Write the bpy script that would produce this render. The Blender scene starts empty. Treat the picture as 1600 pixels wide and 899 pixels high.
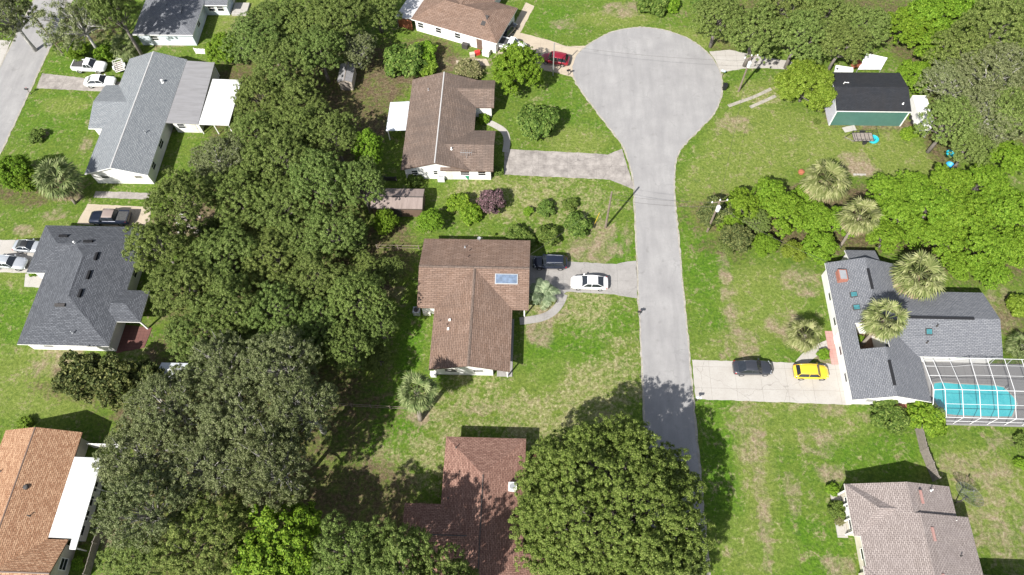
import bpy, math, random
import numpy as np
from mathutils import Vector, Matrix
random.seed(7)
R_ = math.radians
scene = bpy.context.scene
COL = scene.collection
pi = math.pi

# ------------------------------------------------------------------ camera
CAM_H, CAM_F = 83.0, 1110.0            # height above ground, focal length in pixels of a 1600 px wide frame
_n = Vector((25, 590, CAM_F)).normalized()
_v = Vector((80, -2087, CAM_F)); _v = (_v - _n * _v.dot(_n)).normalized()
_x = _v.cross(-_n)
RC = Matrix((_x, _v, -_n))             # world <- camera (x right, y down, z forward)
cam = bpy.data.cameras.new('camera'); camo = bpy.data.objects.new('camera', cam); COL.objects.link(camo)
m = Matrix.Identity(4)
for i in range(3):
    m[i][0], m[i][1], m[i][2] = RC[i][0], -RC[i][1], -RC[i][2]
m[2][3] = CAM_H
camo.matrix_world = m
cam.sensor_width = 36; cam.lens = 36 * CAM_F / 1600; cam.clip_end = 9000
scene.camera = camo

# ------------------------------------------------------------------ light
SUN_AZ, SUN_EL = 35.5, 44.5            # heading the light travels (from +Y towards +X), elevation
w = bpy.data.worlds.new('World'); scene.world = w; w.use_nodes = True
nt = w.node_tree; nt.nodes.clear()
sky = nt.nodes.new('ShaderNodeTexSky'); sky.sky_type = 'NISHITA'; sky.sun_disc = False
sky.sun_elevation = R_(SUN_EL); sky.sun_rotation = R_(180 + SUN_AZ)
bg = nt.nodes.new('ShaderNodeBackground'); bg.inputs[1].default_value = 0.085
wo = nt.nodes.new('ShaderNodeOutputWorld')
hsv = nt.nodes.new('ShaderNodeHueSaturation'); hsv.inputs['Saturation'].default_value = .55      # sky light desaturated so that shaded surfaces turn less blue
nt.links.new(sky.outputs[0], hsv.inputs['Color']); nt.links.new(hsv.outputs[0], bg.inputs[0]); nt.links.new(bg.outputs[0], wo.inputs[0])
sl = bpy.data.lights.new('sun', 'SUN'); sl.energy = 4.65; sl.angle = R_(0.5); sl.color = (1, .965, .91)
so = bpy.data.objects.new('sun', sl); COL.objects.link(so)
so.rotation_euler = Vector((math.sin(R_(SUN_AZ)) * math.cos(R_(SUN_EL)), math.cos(R_(SUN_AZ)) * math.cos(R_(SUN_EL)), -math.sin(R_(SUN_EL)))).to_track_quat('-Z', 'Y').to_euler()
so.location = (-60, -40, 120)
scene.view_settings.view_transform = 'Standard'; scene.view_settings.look = 'None'
scene.view_settings.gamma = 1; scene.view_settings.use_curve_mapping = False
scene.view_settings.exposure = 1.0
scene.render.engine = 'CYCLES'
scene.cycles.max_bounces = 6; scene.cycles.diffuse_bounces = 3; scene.cycles.transparent_max_bounces = 8

def P(px, py, z=0.0):
    """survey helper: where the line of sight through a pixel of the photograph meets the level z"""
    d = RC @ Vector((px - 800, py - 449.5, CAM_F)); t = (z - CAM_H) / d.z
    return (d.x * t, d.y * t)
def ppm(px, py, z=0.0):
    a = P(px, py, z); b = P(px + 10, py, z)
    return 10 / math.hypot(a[0] - b[0], a[1] - b[1])

# ------------------------------------------------------------------ materials
def new_mat(name):
    M = bpy.data.materials.new(name); M.use_nodes = True; t = M.node_tree
    return M, t, t.nodes['Principled BSDF']
def nd(t, typ, **k):
    n = t.nodes.new(typ)
    for a, b in k.items():
        if a.startswith('i_'): n.inputs[int(a[2:])].default_value = b
        else: setattr(n, a, b)
    return n
def rgba(c): return (c[0], c[1], c[2], 1)
def ramp(t, fac, stops):
    r = nd(t, 'ShaderNodeValToRGB'); e = r.color_ramp.elements
    while len(e) < len(stops): e.new(.5)
    for q, (p, c) in zip(e, stops): q.position = p; q.color = rgba(c) if len(c) == 3 else c
    t.links.new(fac, r.inputs[0]); return r.outputs[0]
def noise(t, vec, scale, detail=4, rough=.6, dist=0):
    n = nd(t, 'ShaderNodeTexNoise'); n.inputs['Scale'].default_value = scale; n.inputs['Detail'].default_value = detail
    n.inputs['Roughness'].default_value = rough; n.inputs['Distortion'].default_value = dist
    if vec is not None: t.links.new(vec, n.inputs['Vector'])
    return n.outputs['Fac']
def mixc(t, fac, a, b, mode='MIX'):
    n = nd(t, 'ShaderNodeMix', data_type='RGBA', blend_type=mode)
    for s, v in ((0, fac), (6, a), (7, b)):
        if hasattr(v, 'links'): t.links.new(v, n.inputs[s])
        elif s == 0: n.inputs[0].default_value = v
        else: n.inputs[s].default_value = rgba(v)
    return n.outputs[2]
def mth(t, op, a, b=0.0, clamp=False):
    n = nd(t, 'ShaderNodeMath', operation=op, use_clamp=clamp)
    for i, v in enumerate((a, b)):
        if hasattr(v, 'links'): t.links.new(v, n.inputs[i])
        else: n.inputs[i].default_value = v
    return n.outputs[0]
def bump(t, bsdf, h, strength=.4, dist=.02):
    b = nd(t, 'ShaderNodeBump'); b.inputs['Strength'].default_value = strength; b.inputs['Distance'].default_value = dist
    t.links.new(h, b.inputs['Height']); t.links.new(b.outputs[0], bsdf.inputs['Normal'])
def obj_vec(t): return nd(t, 'ShaderNodeTexCoord').outputs['Object']
def uv_vec(t): return nd(t, 'ShaderNodeTexCoord').outputs['UV']

def plain(name, c, rough=.6, metal=0, var=.12, scale=1.5, coat=0, spec=.5):
    M, t, b = new_mat(name)
    n = noise(t, obj_vec(t), scale, 5)
    lo = [x * (1 - var) for x in c]; hi = [min(1, x * (1 + var)) for x in c]
    t.links.new(ramp(t, n, [(.3, lo), (.7, hi)]), b.inputs['Base Color'])
    b.inputs['Roughness'].default_value = rough; b.inputs['Metallic'].default_value = metal
    b.inputs['Coat Weight'].default_value = coat; b.inputs['Specular IOR Level'].default_value = spec
    return M
def shingle(name, c, c2, stain, bw=.42, rh=.19, streak=.35, speck=.5):
    """asphalt shingles laid in rows along the eaves: UVs are metres along and up each slope"""
    M, t, b = new_mat(name); uv = uv_vec(t)
    wob = noise(t, uv, 1.3, 3)
    mp = nd(t, 'ShaderNodeVectorMath', operation='ADD'); t.links.new(uv, mp.inputs[0])
    cb = nd(t, 'ShaderNodeCombineXYZ'); t.links.new(mth(t, 'MULTIPLY', mth(t, 'SUBTRACT', wob, .5), .22), cb.inputs[1]); t.links.new(cb.outputs[0], mp.inputs[1])
    br = nd(t, 'ShaderNodeTexBrick', offset=.5); t.links.new(mp.outputs[0], br.inputs['Vector'])
    br.inputs['Color1'].default_value = rgba(c); br.inputs['Color2'].default_value = rgba(c2)
    br.inputs['Mortar'].default_value = rgba([x * .3 for x in c]); br.inputs['Scale'].default_value = 1
    br.inputs['Mortar Size'].default_value = .028; br.inputs['Mortar Smooth'].default_value = .3; br.inputs['Bias'].default_value = -.1
    br.inputs['Brick Width'].default_value = bw; br.inputs['Row Height'].default_value = rh
    sp = noise(t, uv, 5.5, 3, .7)
    col = mixc(t, mth(t, 'MULTIPLY', ramp(t, sp, [(.45, (0, 0, 0)), (.68, (1, 1, 1))]), speck), br.outputs[0], c2)
    m2 = nd(t, 'ShaderNodeMapping'); m2.inputs['Scale'].default_value = (.9, .16, 1); t.links.new(uv, m2.inputs[0])
    st = noise(t, m2.outputs[0], 1.1, 5, .65)
    col = mixc(t, mth(t, 'MULTIPLY', ramp(t, st, [(.42, (0, 0, 0)), (.75, (1, 1, 1))]), streak), col, stain)
    big = noise(t, uv, .22, 4, .6)
    col = mixc(t, mth(t, 'MULTIPLY', ramp(t, big, [(.35, (0, 0, 0)), (.7, (1, 1, 1))]), streak * .8), col, stain)
    t.links.new(col, b.inputs['Base Color']); b.inputs['Roughness'].default_value = .92; b.inputs['Specular IOR Level'].default_value = .25
    bump(t, b, mth(t, 'ADD', br.outputs['Fac'], mth(t, 'MULTIPLY', sp, -1.2)), .5, .03)
    return M
def sheet_metal(name, c, dirt, pitch=.3, rough=.45):
    M, t, b = new_mat(name); uv = uv_vec(t)
    wv = nd(t, 'ShaderNodeTexWave', wave_type='BANDS', bands_direction='X'); wv.inputs['Scale'].default_value = 1 / pitch / 6.283 * 3.14
    t.links.new(uv, wv.inputs[0])
    m2 = nd(t, 'ShaderNodeMapping'); m2.inputs['Scale'].default_value = (1.4, .22, 1); t.links.new(uv, m2.inputs[0])
    n = noise(t, m2.outputs[0], 1.4, 6, .7)
    col = mixc(t, ramp(t, n, [(.42, (0, 0, 0)), (.75, (.9, .9, .9))]), c, dirt)
    t.links.new(col, b.inputs['Base Color']); b.inputs['Roughness'].default_value = rough
    bump(t, b, wv.outputs['Fac'], .55, .03); return M
def concrete(name, c, dirt, amt=.6, joint=3.2, crack=True, scale=.5):
    M, t, b = new_mat(name); v = obj_vec(t)
    n1 = noise(t, v, scale, 6, .68); n2 = noise(t, v, 6, 4, .7)
    col = mixc(t, mth(t, 'MULTIPLY', ramp(t, n1, [(.38, (0, 0, 0)), (.68, (1, 1, 1))]), amt), c, dirt)
    col = mixc(t, mth(t, 'MULTIPLY', ramp(t, n2, [(.5, (0, 0, 0)), (.75, (1, 1, 1))]), .3), col, [x * .6 for x in dirt])
    br = nd(t, 'ShaderNodeTexBrick', offset=0); t.links.new(v, br.inputs[0]); br.inputs['Scale'].default_value = 1
    br.inputs['Brick Width'].default_value = joint; br.inputs['Row Height'].default_value = joint * .9; br.inputs['Mortar Size'].default_value = .018
    br.inputs['Mortar Smooth'].default_value = .4
    col = mixc(t, mth(t, 'MULTIPLY', br.outputs['Fac'], .65), col, [x * .45 for x in dirt])
    if crack:
        vo = nd(t, 'ShaderNodeTexVoronoi', feature='DISTANCE_TO_EDGE'); vo.inputs['Scale'].default_value = .16
        wv = nd(t, 'ShaderNodeVectorMath', operation='ADD'); t.links.new(v, wv.inputs[0])
        nv = nd(t, 'ShaderNodeTexNoise'); nv.inputs['Scale'].default_value = .9; t.links.new(v, nv.inputs['Vector']); t.links.new(nv.outputs['Color'], wv.inputs[1])
        t.links.new(wv.outputs[0], vo.inputs[0])
        col = mixc(t, mth(t, 'MULTIPLY', mth(t, 'LESS_THAN', vo.outputs['Distance'], .004), .3), col, [x * .35 for x in dirt])
    t.links.new(col, b.inputs['Base Color']); b.inputs['Roughness'].default_value = .9; b.inputs['Specular IOR Level'].default_value = .25
    bump(t, b, n2, .25, .02); return M

def asphalt():
    M, t, b = new_mat('asphalt'); v = obj_vec(t)
    mp = nd(t, 'ShaderNodeMapping'); mp.inputs['Scale'].default_value = (1, .16, 1); t.links.new(v, mp.inputs[0])
    lane = noise(t, mp.outputs[0], .8, 5, .6); n1 = noise(t, v, .3, 6, .65); n2 = noise(t, v, 9, 3, .8)
    col = mixc(t, ramp(t, n1, [(.3, (0, 0, 0)), (.7, (1, 1, 1))]), (.235, .228, .226), (.305, .297, .29))
    col = mixc(t, mth(t, 'MULTIPLY', ramp(t, lane, [(.4, (0, 0, 0)), (.7, (1, 1, 1))]), .6), col, (.2, .195, .195))
    col = mixc(t, mth(t, 'MULTIPLY', ramp(t, n2, [(.48, (0, 0, 0)), (.7, (1, 1, 1))]), .35), col, (.15, .148, .15))
    oil = noise(t, v, .75, 3, .5, .4)
    col = mixc(t, mth(t, 'MULTIPLY', ramp(t, oil, [(.64, (0, 0, 0)), (.72, (1, 1, 1))]), .3), col, (.14, .135, .13))
    vo = nd(t, 'ShaderNodeTexVoronoi', feature='DISTANCE_TO_EDGE'); vo.inputs['Scale'].default_value = .11
    nv = nd(t, 'ShaderNodeTexNoise'); nv.inputs['Scale'].default_value = .5; nv.inputs['Detail'].default_value = 5; t.links.new(v, nv.inputs['Vector'])
    sc = nd(t, 'ShaderNodeVectorMath', operation='SCALE'); sc.inputs['Scale'].default_value = 2.4; t.links.new(nv.outputs['Color'], sc.inputs[0])
    ad = nd(t, 'ShaderNodeVectorMath', operation='ADD'); t.links.new(v, ad.inputs[0]); t.links.new(sc.outputs[0], ad.inputs[1]); t.links.new(ad.outputs[0], vo.inputs[0])
    cr = mth(t, 'LESS_THAN', vo.outputs['Distance'], .006)
    col = mixc(t, mth(t, 'MULTIPLY', mth(t, 'MULTIPLY', cr, ramp(t, n1, [(.45, (0, 0, 0)), (.6, (1, 1, 1))])), .22), col, (.12, .12, .12))
    t.links.new(col, b.inputs['Base Color']); b.inputs['Roughness'].default_value = .95; b.inputs['Specular IOR Level'].default_value = .2
    bump(t, b, n2, .3, .02); return M

def grass():
    """lawn: green / straw / sand / leaf litter, spread by a per-vertex survey of where the place has bare or lush ground"""
    M, t, b = new_mat('lawn'); v = obj_vec(t)
    at = nd(t, 'ShaderNodeAttribute', attribute_name='cover'); sp = nd(t, 'ShaderNodeSeparateColor'); t.links.new(at.outputs['Color'], sp.inputs[0])
    at2 = nd(t, 'ShaderNodeAttribute', attribute_name='wear'); sp2 = nd(t, 'ShaderNodeSeparateColor'); t.links.new(at2.outputs['Color'], sp2.inputs[0])
    dirt, lush, soil = sp.outputs; dry = sp2.outputs[0]; pale = sp2.outputs[1]
    nf = noise(t, v, 2.7, 6, .82); nm = noise(t, v, 1.5, 6, .78, .5); nb = noise(t, v, .11, 4, .6); nm2 = noise(t, v, .55, 7, .78, .5); nt_ = noise(t, v, .3, 5, .7, .3)
    g = ramp(t, nf, [(.34, (.032, .064, .008)), (.45, (.076, .124, .017)), (.56, (.118, .17, .025)), (.68, (.2, .24, .06))])
    g2 = ramp(t, nf, [(.34, (.022, .06, .004)), (.46, (.052, .122, .008)), (.57, (.085, .172, .012)), (.68, (.15, .24, .03))])
    st = ramp(t, nf, [(.34, (.095, .105, .03)), (.5, (.24, .22, .105)), (.66, (.46, .415, .26))])
    sd = ramp(t, nf, [(.34, (.145, .105, .07)), (.5, (.265, .195, .14)), (.67, (.4, .325, .255))])
    lt = ramp(t, nf, [(.34, (.04, .03, .018)), (.5, (.1, .068, .042)), (.68, (.22, .16, .105))])
    def th(a, n, k=1.7, s=.16):
        x = mth(t, 'ADD', a, mth(t, 'MULTIPLY', mth(t, 'SUBTRACT', n, .5), k))
        return mth(t, 'DIVIDE', mth(t, 'SUBTRACT', x, .5 - s), 2 * s, True)
    col = mixc(t, th(lush, nm2, 2.4, .3), g, g2)
    hue = ramp(t, nt_, [(.38, (.0, .0, .0)), (.66, (1, 1, 1))])
    col = mixc(t, mth(t, 'MULTIPLY', hue, .3), col, mixc(t, .5, col, (.2, .2, .05)))
    pl = ramp(t, nf, [(.34, (.085, .115, .02)), (.5, (.165, .195, .045)), (.68, (.25, .27, .09))])
    col = mixc(t, mth(t, 'MULTIPLY', th(pale, nm2, 1.6, .4), .8), col, pl)
    col = mixc(t, mth(t, 'MULTIPLY', th(mth(t, 'SUBTRACT', dry, .02), mth(t, 'MULTIPLY', mth(t, 'ADD', nm, nm2), .5), 6.5, .28), .85), col, st)
    col = mixc(t, mth(t, 'MULTIPLY', th(mth(t, 'SUBTRACT', dirt, .04), nm2, 2.7, .32), .85), col, sd)
    col = mixc(t, mth(t, 'MULTIPLY', th(soil, mth(t, 'MULTIPLY', mth(t, 'ADD', nm, nm2), .5), 3.4, .3), .92), col, lt)
    wd = noise(t, v, 1.3, 5, .75, 1.0)
    col = mixc(t, mth(t, 'MULTIPLY', ramp(t, wd, [(.53, (0, 0, 0)), (.66, (1, 1, 1))]), .5), col, (.045, .085, .018))
    t.links.new(col, b.inputs['Base Color']); b.inputs['Roughness'].default_value = .95; b.inputs['Specular IOR Level'].default_value = .12
    bump(t, b, mth(t, 'ADD', nf, mth(t, 'MULTIPLY', nm, .8)), 1.0, .14); return M

def leaf(name, lo, mid, hi, trans=.22, hue=.5):
    M, t, b = new_mat(name)
    g = nd(t, 'ShaderNodeNewGeometry'); oi = nd(t, 'ShaderNodeObjectInfo')
    col = ramp(t, g.outputs['Random Per Island'], [(.05, lo), (.5, mid), (.95, hi)])
    hs = nd(t, 'ShaderNodeHueSaturation')
    t.links.new(mth(t, 'ADD', mth(t, 'MULTIPLY', mth(t, 'SUBTRACT', oi.outputs['Random'], .62), .04 * hue), .5), hs.inputs['Hue'])
    t.links.new(mth(t, 'ADD', mth(t, 'MULTIPLY', oi.outputs['Random'], .35 * hue), 1 - .17 * hue), hs.inputs['Value'])
    t.links.new(col, hs.inputs['Color'])
    t.links.new(hs.outputs[0], b.inputs['Base Color']); b.inputs['Roughness'].default_value = .6; b.inputs['Specular IOR Level'].default_value = .12
    tr = nd(t, 'ShaderNodeBsdfTranslucent'); t.links.new(mixc(t, .5, hs.outputs[0], (.16, .2, .015)), tr.inputs[0])
    mx = nd(t, 'ShaderNodeMixShader', i_0=trans); t.links.new(b.outputs[0], mx.inputs[1]); t.links.new(tr.outputs[0], mx.inputs[2])
    t.links.new(mx.outputs[0], t.nodes['Material Output'].inputs[0]); return M
def screen_mat():
    M, t, b = new_mat('insect screen'); b.inputs['Base Color'].default_value = (.05, .05, .055, 1); b.inputs['Alpha'].default_value = .28
    b.inputs['Roughness'].default_value = .8; return M
def water_mat():
    M, t, b = new_mat('pool water'); v = obj_vec(t)
    n = noise(t, v, .35, 3); n2 = noise(t, v, 2.2, 3, .5, 1)
    t.links.new(mixc(t, ramp(t, n2, [(.4, (0, 0, 0)), (.7, (.5, .5, .5))]), ramp(t, n, [(.3, (.03, .36, .42)), (.7, (.075, .5, .54))]), (.1, .54, .57)), b.inputs['Base Color'])
    b.inputs['Roughness'].default_value = .06; b.inputs['IOR'].default_value = 1.33; bump(t, b, n2, .12, .03); return M

M = dict(
    lawn=grass(), asphalt=asphalt(),
    conc=concrete('pale concrete', (.375, .355, .325), (.29, .265, .235), .5, 3.1),
    conc_old=concrete('weathered concrete', (.32, .292, .268), (.145, .13, .12), .85, 4.2, True, .7),
    conc_grey=concrete('grey concrete', (.285, .27, .255), (.2, .188, .178), .75, 3.6),
    conc_sand=concrete('sandy concrete', (.40, .34, .26), (.31, .26, .2), .6, 3.4),
    kerb=concrete('kerb concrete', (.34, .315, .275), (.2, .185, .145), .9, 9, False, 1.5),
    deck=concrete('pool deck', (.22, .215, .215), (.19, .185, .18), .4, 2.4, False),
    brickred=concrete('red pavers', (.14, .066, .055), (.1, .045, .04), .6, .5, False),  # red darkened so the base colour holds the roof shade on the patio
    brickpink=concrete('pinkish brick paving', (.36, .185, .16), (.4, .28, .25), .7, .6, False),
    sh_blue=shingle('blue grey shingles', (.185, .2, .215), (.27, .285, .295), (.16, .17, .18), speck=.25, streak=.3),
    sh_char=shingle('charcoal shingles', (.068, .073, .084), (.125, .132, .147), (.06, .063, .07), speck=.35, streak=.25),
    sh_orange=shingle('tan orange shingles', (.25, .125, .068), (.46, .29, .18), (.2, .105, .06), speck=.6, streak=.2),
    sh_brown=shingle('old brown shingles', (.15, .107, .083), (.215, .16, .13), (.085, .067, .058), bw=.8, rh=.24, speck=.45, streak=.65),
    sh_brown2=shingle('warm brown shingles', (.18, .115, .083), (.26, .178, .137), (.095, .067, .054), bw=.7, rh=.24, speck=.45, streak=.4),
    sh_red=shingle('reddish brown shingles', (.19, .1, .076), (.33, .198, .153), (.13, .07, .055), speck=.55, streak=.25),
    sh_grey=shingle('mid grey shingles', (.14, .146, .162), (.2, .206, .22), (.13, .133, .15), speck=.35, streak=.2),
    sh_taupe=shingle('taupe shingles', (.225, .188, .172), (.32, .275, .255), (.19, .16, .155), speck=.45, streak=.3),
    sh_black=shingle('black shingles', (.022, .025, .031), (.034, .037, .044), (.03, .027, .026), speck=.2, streak=.35),
    metal_roof=sheet_metal('grey metal roofing', (.24, .235, .24), (.17, .165, .165), .3),
    metal_white=sheet_metal('white metal roofing', (.64, .64, .635), (.4, .4, .385), .42),
    metal_dirty=sheet_metal('stained metal roofing', (.5, .5, .51), (.24, .22, .2), .3),
    metal_corr=sheet_metal('corrugated steel', (.6, .63, .66), (.45, .47, .5), .28),
    metal_old=sheet_metal('old shed roofing', (.24, .19, .17), (.15, .115, .1), .3, .7),
    white=plain('white paint', (.76, .75, .72), .6, var=.06), offwhite=plain('cream paint', (.6, .57, .5), .7),
    pale_cap=plain('pale ridge cap', (.42, .41, .4), .8), wall_w=plain('white stucco', (.66, .65, .62), .85, var=.1, scale=.8), wall_c=plain('cream siding', (.52, .48, .4), .8),
    wall_g=plain('pale blue siding', (.5, .55, .58), .8), wall_t=plain('tan siding', (.42, .36, .29), .8), wall_green=plain('green metal siding', (.06, .14, .115), .5, var=.08),
    wall_lav=plain('grey lilac siding', (.45, .44, .5), .7), brick=plain('red brick', (.3, .12, .085), .9, var=.3, scale=9),
    brown_trim=plain('brown fascia', (.13, .085, .065), .6), dark_trim=plain('dark trim', (.05, .045, .042), .6),
    cage=plain('dulled white aluminium', (.62, .62, .62), .5, var=.08), glass=plain('dark window glass', (.018, .022, .028), .08, var=.2, spec=.8), black=plain('black plastic', (.015, .015, .016), .5),
    rubber=plain('tyre rubber', (.02, .02, .02), .85), chrome=plain('bright alloy', (.6, .6, .62), .3, .8), steel=plain('galvanised steel', (.42, .43, .44), .45, .5),
    wood=plain('weathered wood', (.22, .19, .165), .9, var=.25, scale=4), wood_pole=plain('pole wood', (.17, .135, .105), .9, var=.25, scale=3),
    bark=plain('bark', (.15, .13, .115), .95, var=.35, scale=4), bark_pale=plain('pale lichen bark', (.34, .325, .3), .95, var=.3, scale=3), bark_palm=plain('palm trunk', (.2, .17, .14), .95, var=.35, scale=5),
    red_p=plain('red plastic', (.5, .03, .03), .5), blue_p=plain('turquoise plastic', (.02, .42, .5), .5), green_p=plain('green plastic', (.02, .24, .13), .5), blue2_p=plain('blue plastic', (.03, .3, .55), .5),
    tarp=plain('white tarp', (.75, .75, .76), .6, var=.12), panel=plain('solar panel', (.11, .15, .215), .4, var=.3, scale=2), skyl=plain('skylight dome', (.05, .17, .19), .08, var=.3),
    white_car=plain('white car paint', (.8, .8, .8), .3, var=.02, coat=1), silver_car=plain('silver car paint', (.5, .52, .54), .35, .5, var=.03, coat=1),
    navy_car=plain('dark blue car paint', (.013, .018, .036), .28, .3, var=.05, coat=1), black_car=plain('black car paint', (.02, .021, .025), .25, .2, var=.05, coat=1),
    char_car=plain('charcoal car paint', (.055, .058, .068), .3, .5, var=.05, coat=1), yellow_car=plain('yellow car paint', (.7, .48, .03), .3, var=.03, coat=1), red_car=plain('dark red car paint', (.24, .008, .022), .28, .2, var=.05, coat=1),
    lamp_red=plain('red lens', (.35, .01, .01), .2), lamp_white=plain('clear lens', (.6, .62, .65), .1), bed=plain('dark bed liner', (.05, .05, .05), .8, var=.4, scale=4),
    screen=screen_mat(), water=water_mat(), plaster=plain('pool plaster', (.5, .6, .6), .7),
    rust=plain('rust', (.3, .1, .05), .9, var=.3, scale=6), soil=plain('mulch', (.12, .075, .05), .95, var=.35, scale=4), dish_mesh=plain('dish mesh', (.1, .11, .09), .6), dish_blue=plain('pale blue dish', (.4, .55, .62), .5),
    lf_oak=leaf('live oak leaves', (.038, .065, .012), (.1, .152, .03), (.22, .275, .085), .18),
    lf_oak2=leaf('olive oak leaves', (.042, .07, .012), (.115, .165, .034), (.235, .285, .085), .18),
    lf_big=leaf('big oak leaves', (.04, .068, .009), (.112, .16, .026), (.22, .265, .07), .15, 0),
    lf_moss=leaf('mossy oak leaves', (.055, .075, .022), (.14, .17, .065), (.28, .3, .155), .18, .35),
    lf_bright=leaf('bright broad leaves', (.045, .1, .006), (.11, .198, .013), (.215, .32, .035), .22, .35),
    lf_lime=leaf('lime leaves', (.06, .105, .008), (.125, .188, .016), (.22, .29, .045), .2),
    lf_dark=leaf('dark shrub leaves', (.032, .06, .01), (.075, .125, .02), (.155, .205, .045), .15),
    lf_pink=leaf('pink flowering shrub', (.06, .055, .045), (.13, .08, .08), (.24, .14, .16), .15),
    lf_cedar=leaf('cedar sprays', (.04, .058, .018), (.085, .112, .034), (.19, .2, .07), .2),
    lf_rust=leaf('reddish shrub', (.05, .06, .02), (.1, .08, .04), (.22, .09, .07), .15),
    lf_palm=leaf('palm fronds', (.1, .125, .036), (.178, .2, .07), (.31, .315, .15), .2, .3),
    lf_palmg=leaf('green palm fronds', (.075, .11, .035), (.135, .17, .06), (.24, .27, .12), .2, .3),
    lf_dead=leaf('dry palm skirt', (.16, .12, .07), (.25, .19, .115), (.36, .29, .19), .1, .2),
    lf_cycad=leaf('pale blue green fronds', (.09, .125, .06), (.16, .21, .115), (.3, .35, .21), .15, .2),
    lf_straw=leaf('dry ornamental grass', (.1, .12, .04), (.2, .2, .08), (.33, .3, .16), .2, .2),
)

# ------------------------------------------------------------------ building blocks
class MB:
    """collects faces and links them as ONE mesh object"""
    def __init__(s): s.v = []; s.f = []; s.m = []
    def add(s, vs, fs, mi=0):
        o = len(s.v); s.v.extend(tuple(p) for p in vs); s.f.extend(tuple(i + o for i in f) for f in fs); s.m.extend([mi] * len(fs)); return s
    def box(s, x0, x1, y0, y1, z0, z1, mi=0):
        v = [(x, y, z) for z in (z0, z1) for y in (y0, y1) for x in (x0, x1)]
        return s.add(v, [(0, 2, 3, 1), (4, 5, 7, 6), (0, 1, 5, 4), (2, 6, 7, 3), (0, 4, 6, 2), (1, 3, 7, 5)], mi)
    def tube(s, pts, rad, n=6, mi=0, cap=True):
        pts = [Vector(p) for p in pts]; rad = rad if isinstance(rad, (list, tuple)) else [rad] * len(pts); vs = []; ref = None
        for i, p in enumerate(pts):
            d = (pts[min(i + 1, len(pts) - 1)] - pts[max(i - 1, 0)]).normalized()
            if ref is None or abs(ref.dot(d)) > .95: ref = Vector((0, 0, 1)) if abs(d.z) < .9 else Vector((1, 0, 0))
            a = d.cross(ref).normalized(); b = d.cross(a)
            for k in range(n):
                t = 2 * pi * k / n; vs.append(p + a * (math.cos(t) * rad[i]) + b * (math.sin(t) * rad[i]))
        fs = [(i * n + k, i * n + (k + 1) % n, (i + 1) * n + (k + 1) % n, (i + 1) * n + k) for i in range(len(pts) - 1) for k in range(n)]
        if cap: fs += [tuple(range(n))[::-1], tuple(range((len(pts) - 1) * n, len(pts) * n))]
        return s.add(vs, fs, mi)
    def lathe(s, prof, n=12, mi=0, c=(0, 0, 0)):
        vs = [(c[0] + r * math.cos(2 * pi * k / n), c[1] + r * math.sin(2 * pi * k / n), c[2] + z) for r, z in prof for k in range(n)]
        fs = [(i * n + k, i * n + (k + 1) % n, (i + 1) * n + (k + 1) % n, (i + 1) * n + k) for i in range(len(prof) - 1) for k in range(n)]
        fs += [tuple(range(n))[::-1], tuple(range((len(prof) - 1) * n, len(prof) * n))]
        return s.add(vs, fs, mi)
    def prism(s, poly, z0, z1, mi=0):
        n = len(poly); v = [(p[0], p[1], z0) for p in poly] + [(p[0], p[1], z1) for p in poly]
        a = sum(poly[i][0] * poly[(i + 1) % n][1] - poly[(i + 1) % n][0] * poly[i][1] for i in range(n))
        if a < 0: v = [(p[0], p[1], z0) for p in poly[::-1]] + [(p[0], p[1], z1) for p in poly[::-1]]
        return s.add(v, [tuple(range(n))[::-1], tuple(range(n, 2 * n))] + [(i, (i + 1) % n, n + (i + 1) % n, n + i) for i in range(n)], mi)
    def loft(s, loops, mi=0, caps=True, closed=True):
        n = len(loops[0]); vs = [p for l in loops for p in l]
        fs = [(i * n + k, i * n + (k + 1) % n, (i + 1) * n + (k + 1) % n, (i + 1) * n + k) for i in range(len(loops) - 1) for k in range(n if closed else n - 1)]
        if caps: fs += [tuple(range(n))[::-1], tuple(range((len(loops) - 1) * n, len(loops) * n))]
        return s.add(vs, fs, mi)
    def build(s, name, mats, parent=None, smooth=False, uv=False):
        if not isinstance(mats, (list, tuple)): mats = [mats]
        off = parent.get('_o', (0, 0, 0)) if parent is not None else (0, 0, 0)
        me = bpy.data.meshes.new(name); me.from_pydata([(a - off[0], b - off[1], c - off[2]) for a, b, c in s.v], [], s.f)
        for q in mats: me.materials.append(q)
        me.polygons.foreach_set('material_index', s.m)
        if smooth: me.polygons.foreach_set('use_smooth', [True] * len(s.f))
        if uv:
            L = me.uv_layers.new(name='UVMap').data; Z = Vector((0, 0, 1))
            for p in me.polygons:
                nn = p.normal; u = Z.cross(nn)
                if u.length < .02: u = Vector((1, 0, 0))
                u.normalize(); vv = nn.cross(u)
                for li in p.loop_indices:
                    co = me.vertices[me.loops[li].vertex_index].co; L[li].uv = (co.dot(u), co.dot(vv))
        me.update()
        o = bpy.data.objects.new(name, me); COL.objects.link(o)
        if parent is not None: o.parent = parent; o['_o'] = off
        return o
def tag(o, label, cat, group=None):
    o['label'] = label; o['category'] = cat
    if group: o['group'] = group
    return o
def thing(name, label, cat, loc=(0, 0, 0), rz=0, group=None, local=False):
    """an Empty at the thing's base; parts are given in world coordinates unless local"""
    o = bpy.data.objects.new(name, None); COL.objects.link(o); o.empty_display_size = .3
    o.location = loc; o.rotation_euler = (0, 0, rz); o['_o'] = (0, 0, 0) if local else tuple(loc)
    return tag(o, label, cat, group)
def struct(o): o['kind'] = 'structure'; return o
def kids(o): return [c for c in bpy.data.objects if c.parent == o]
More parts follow.
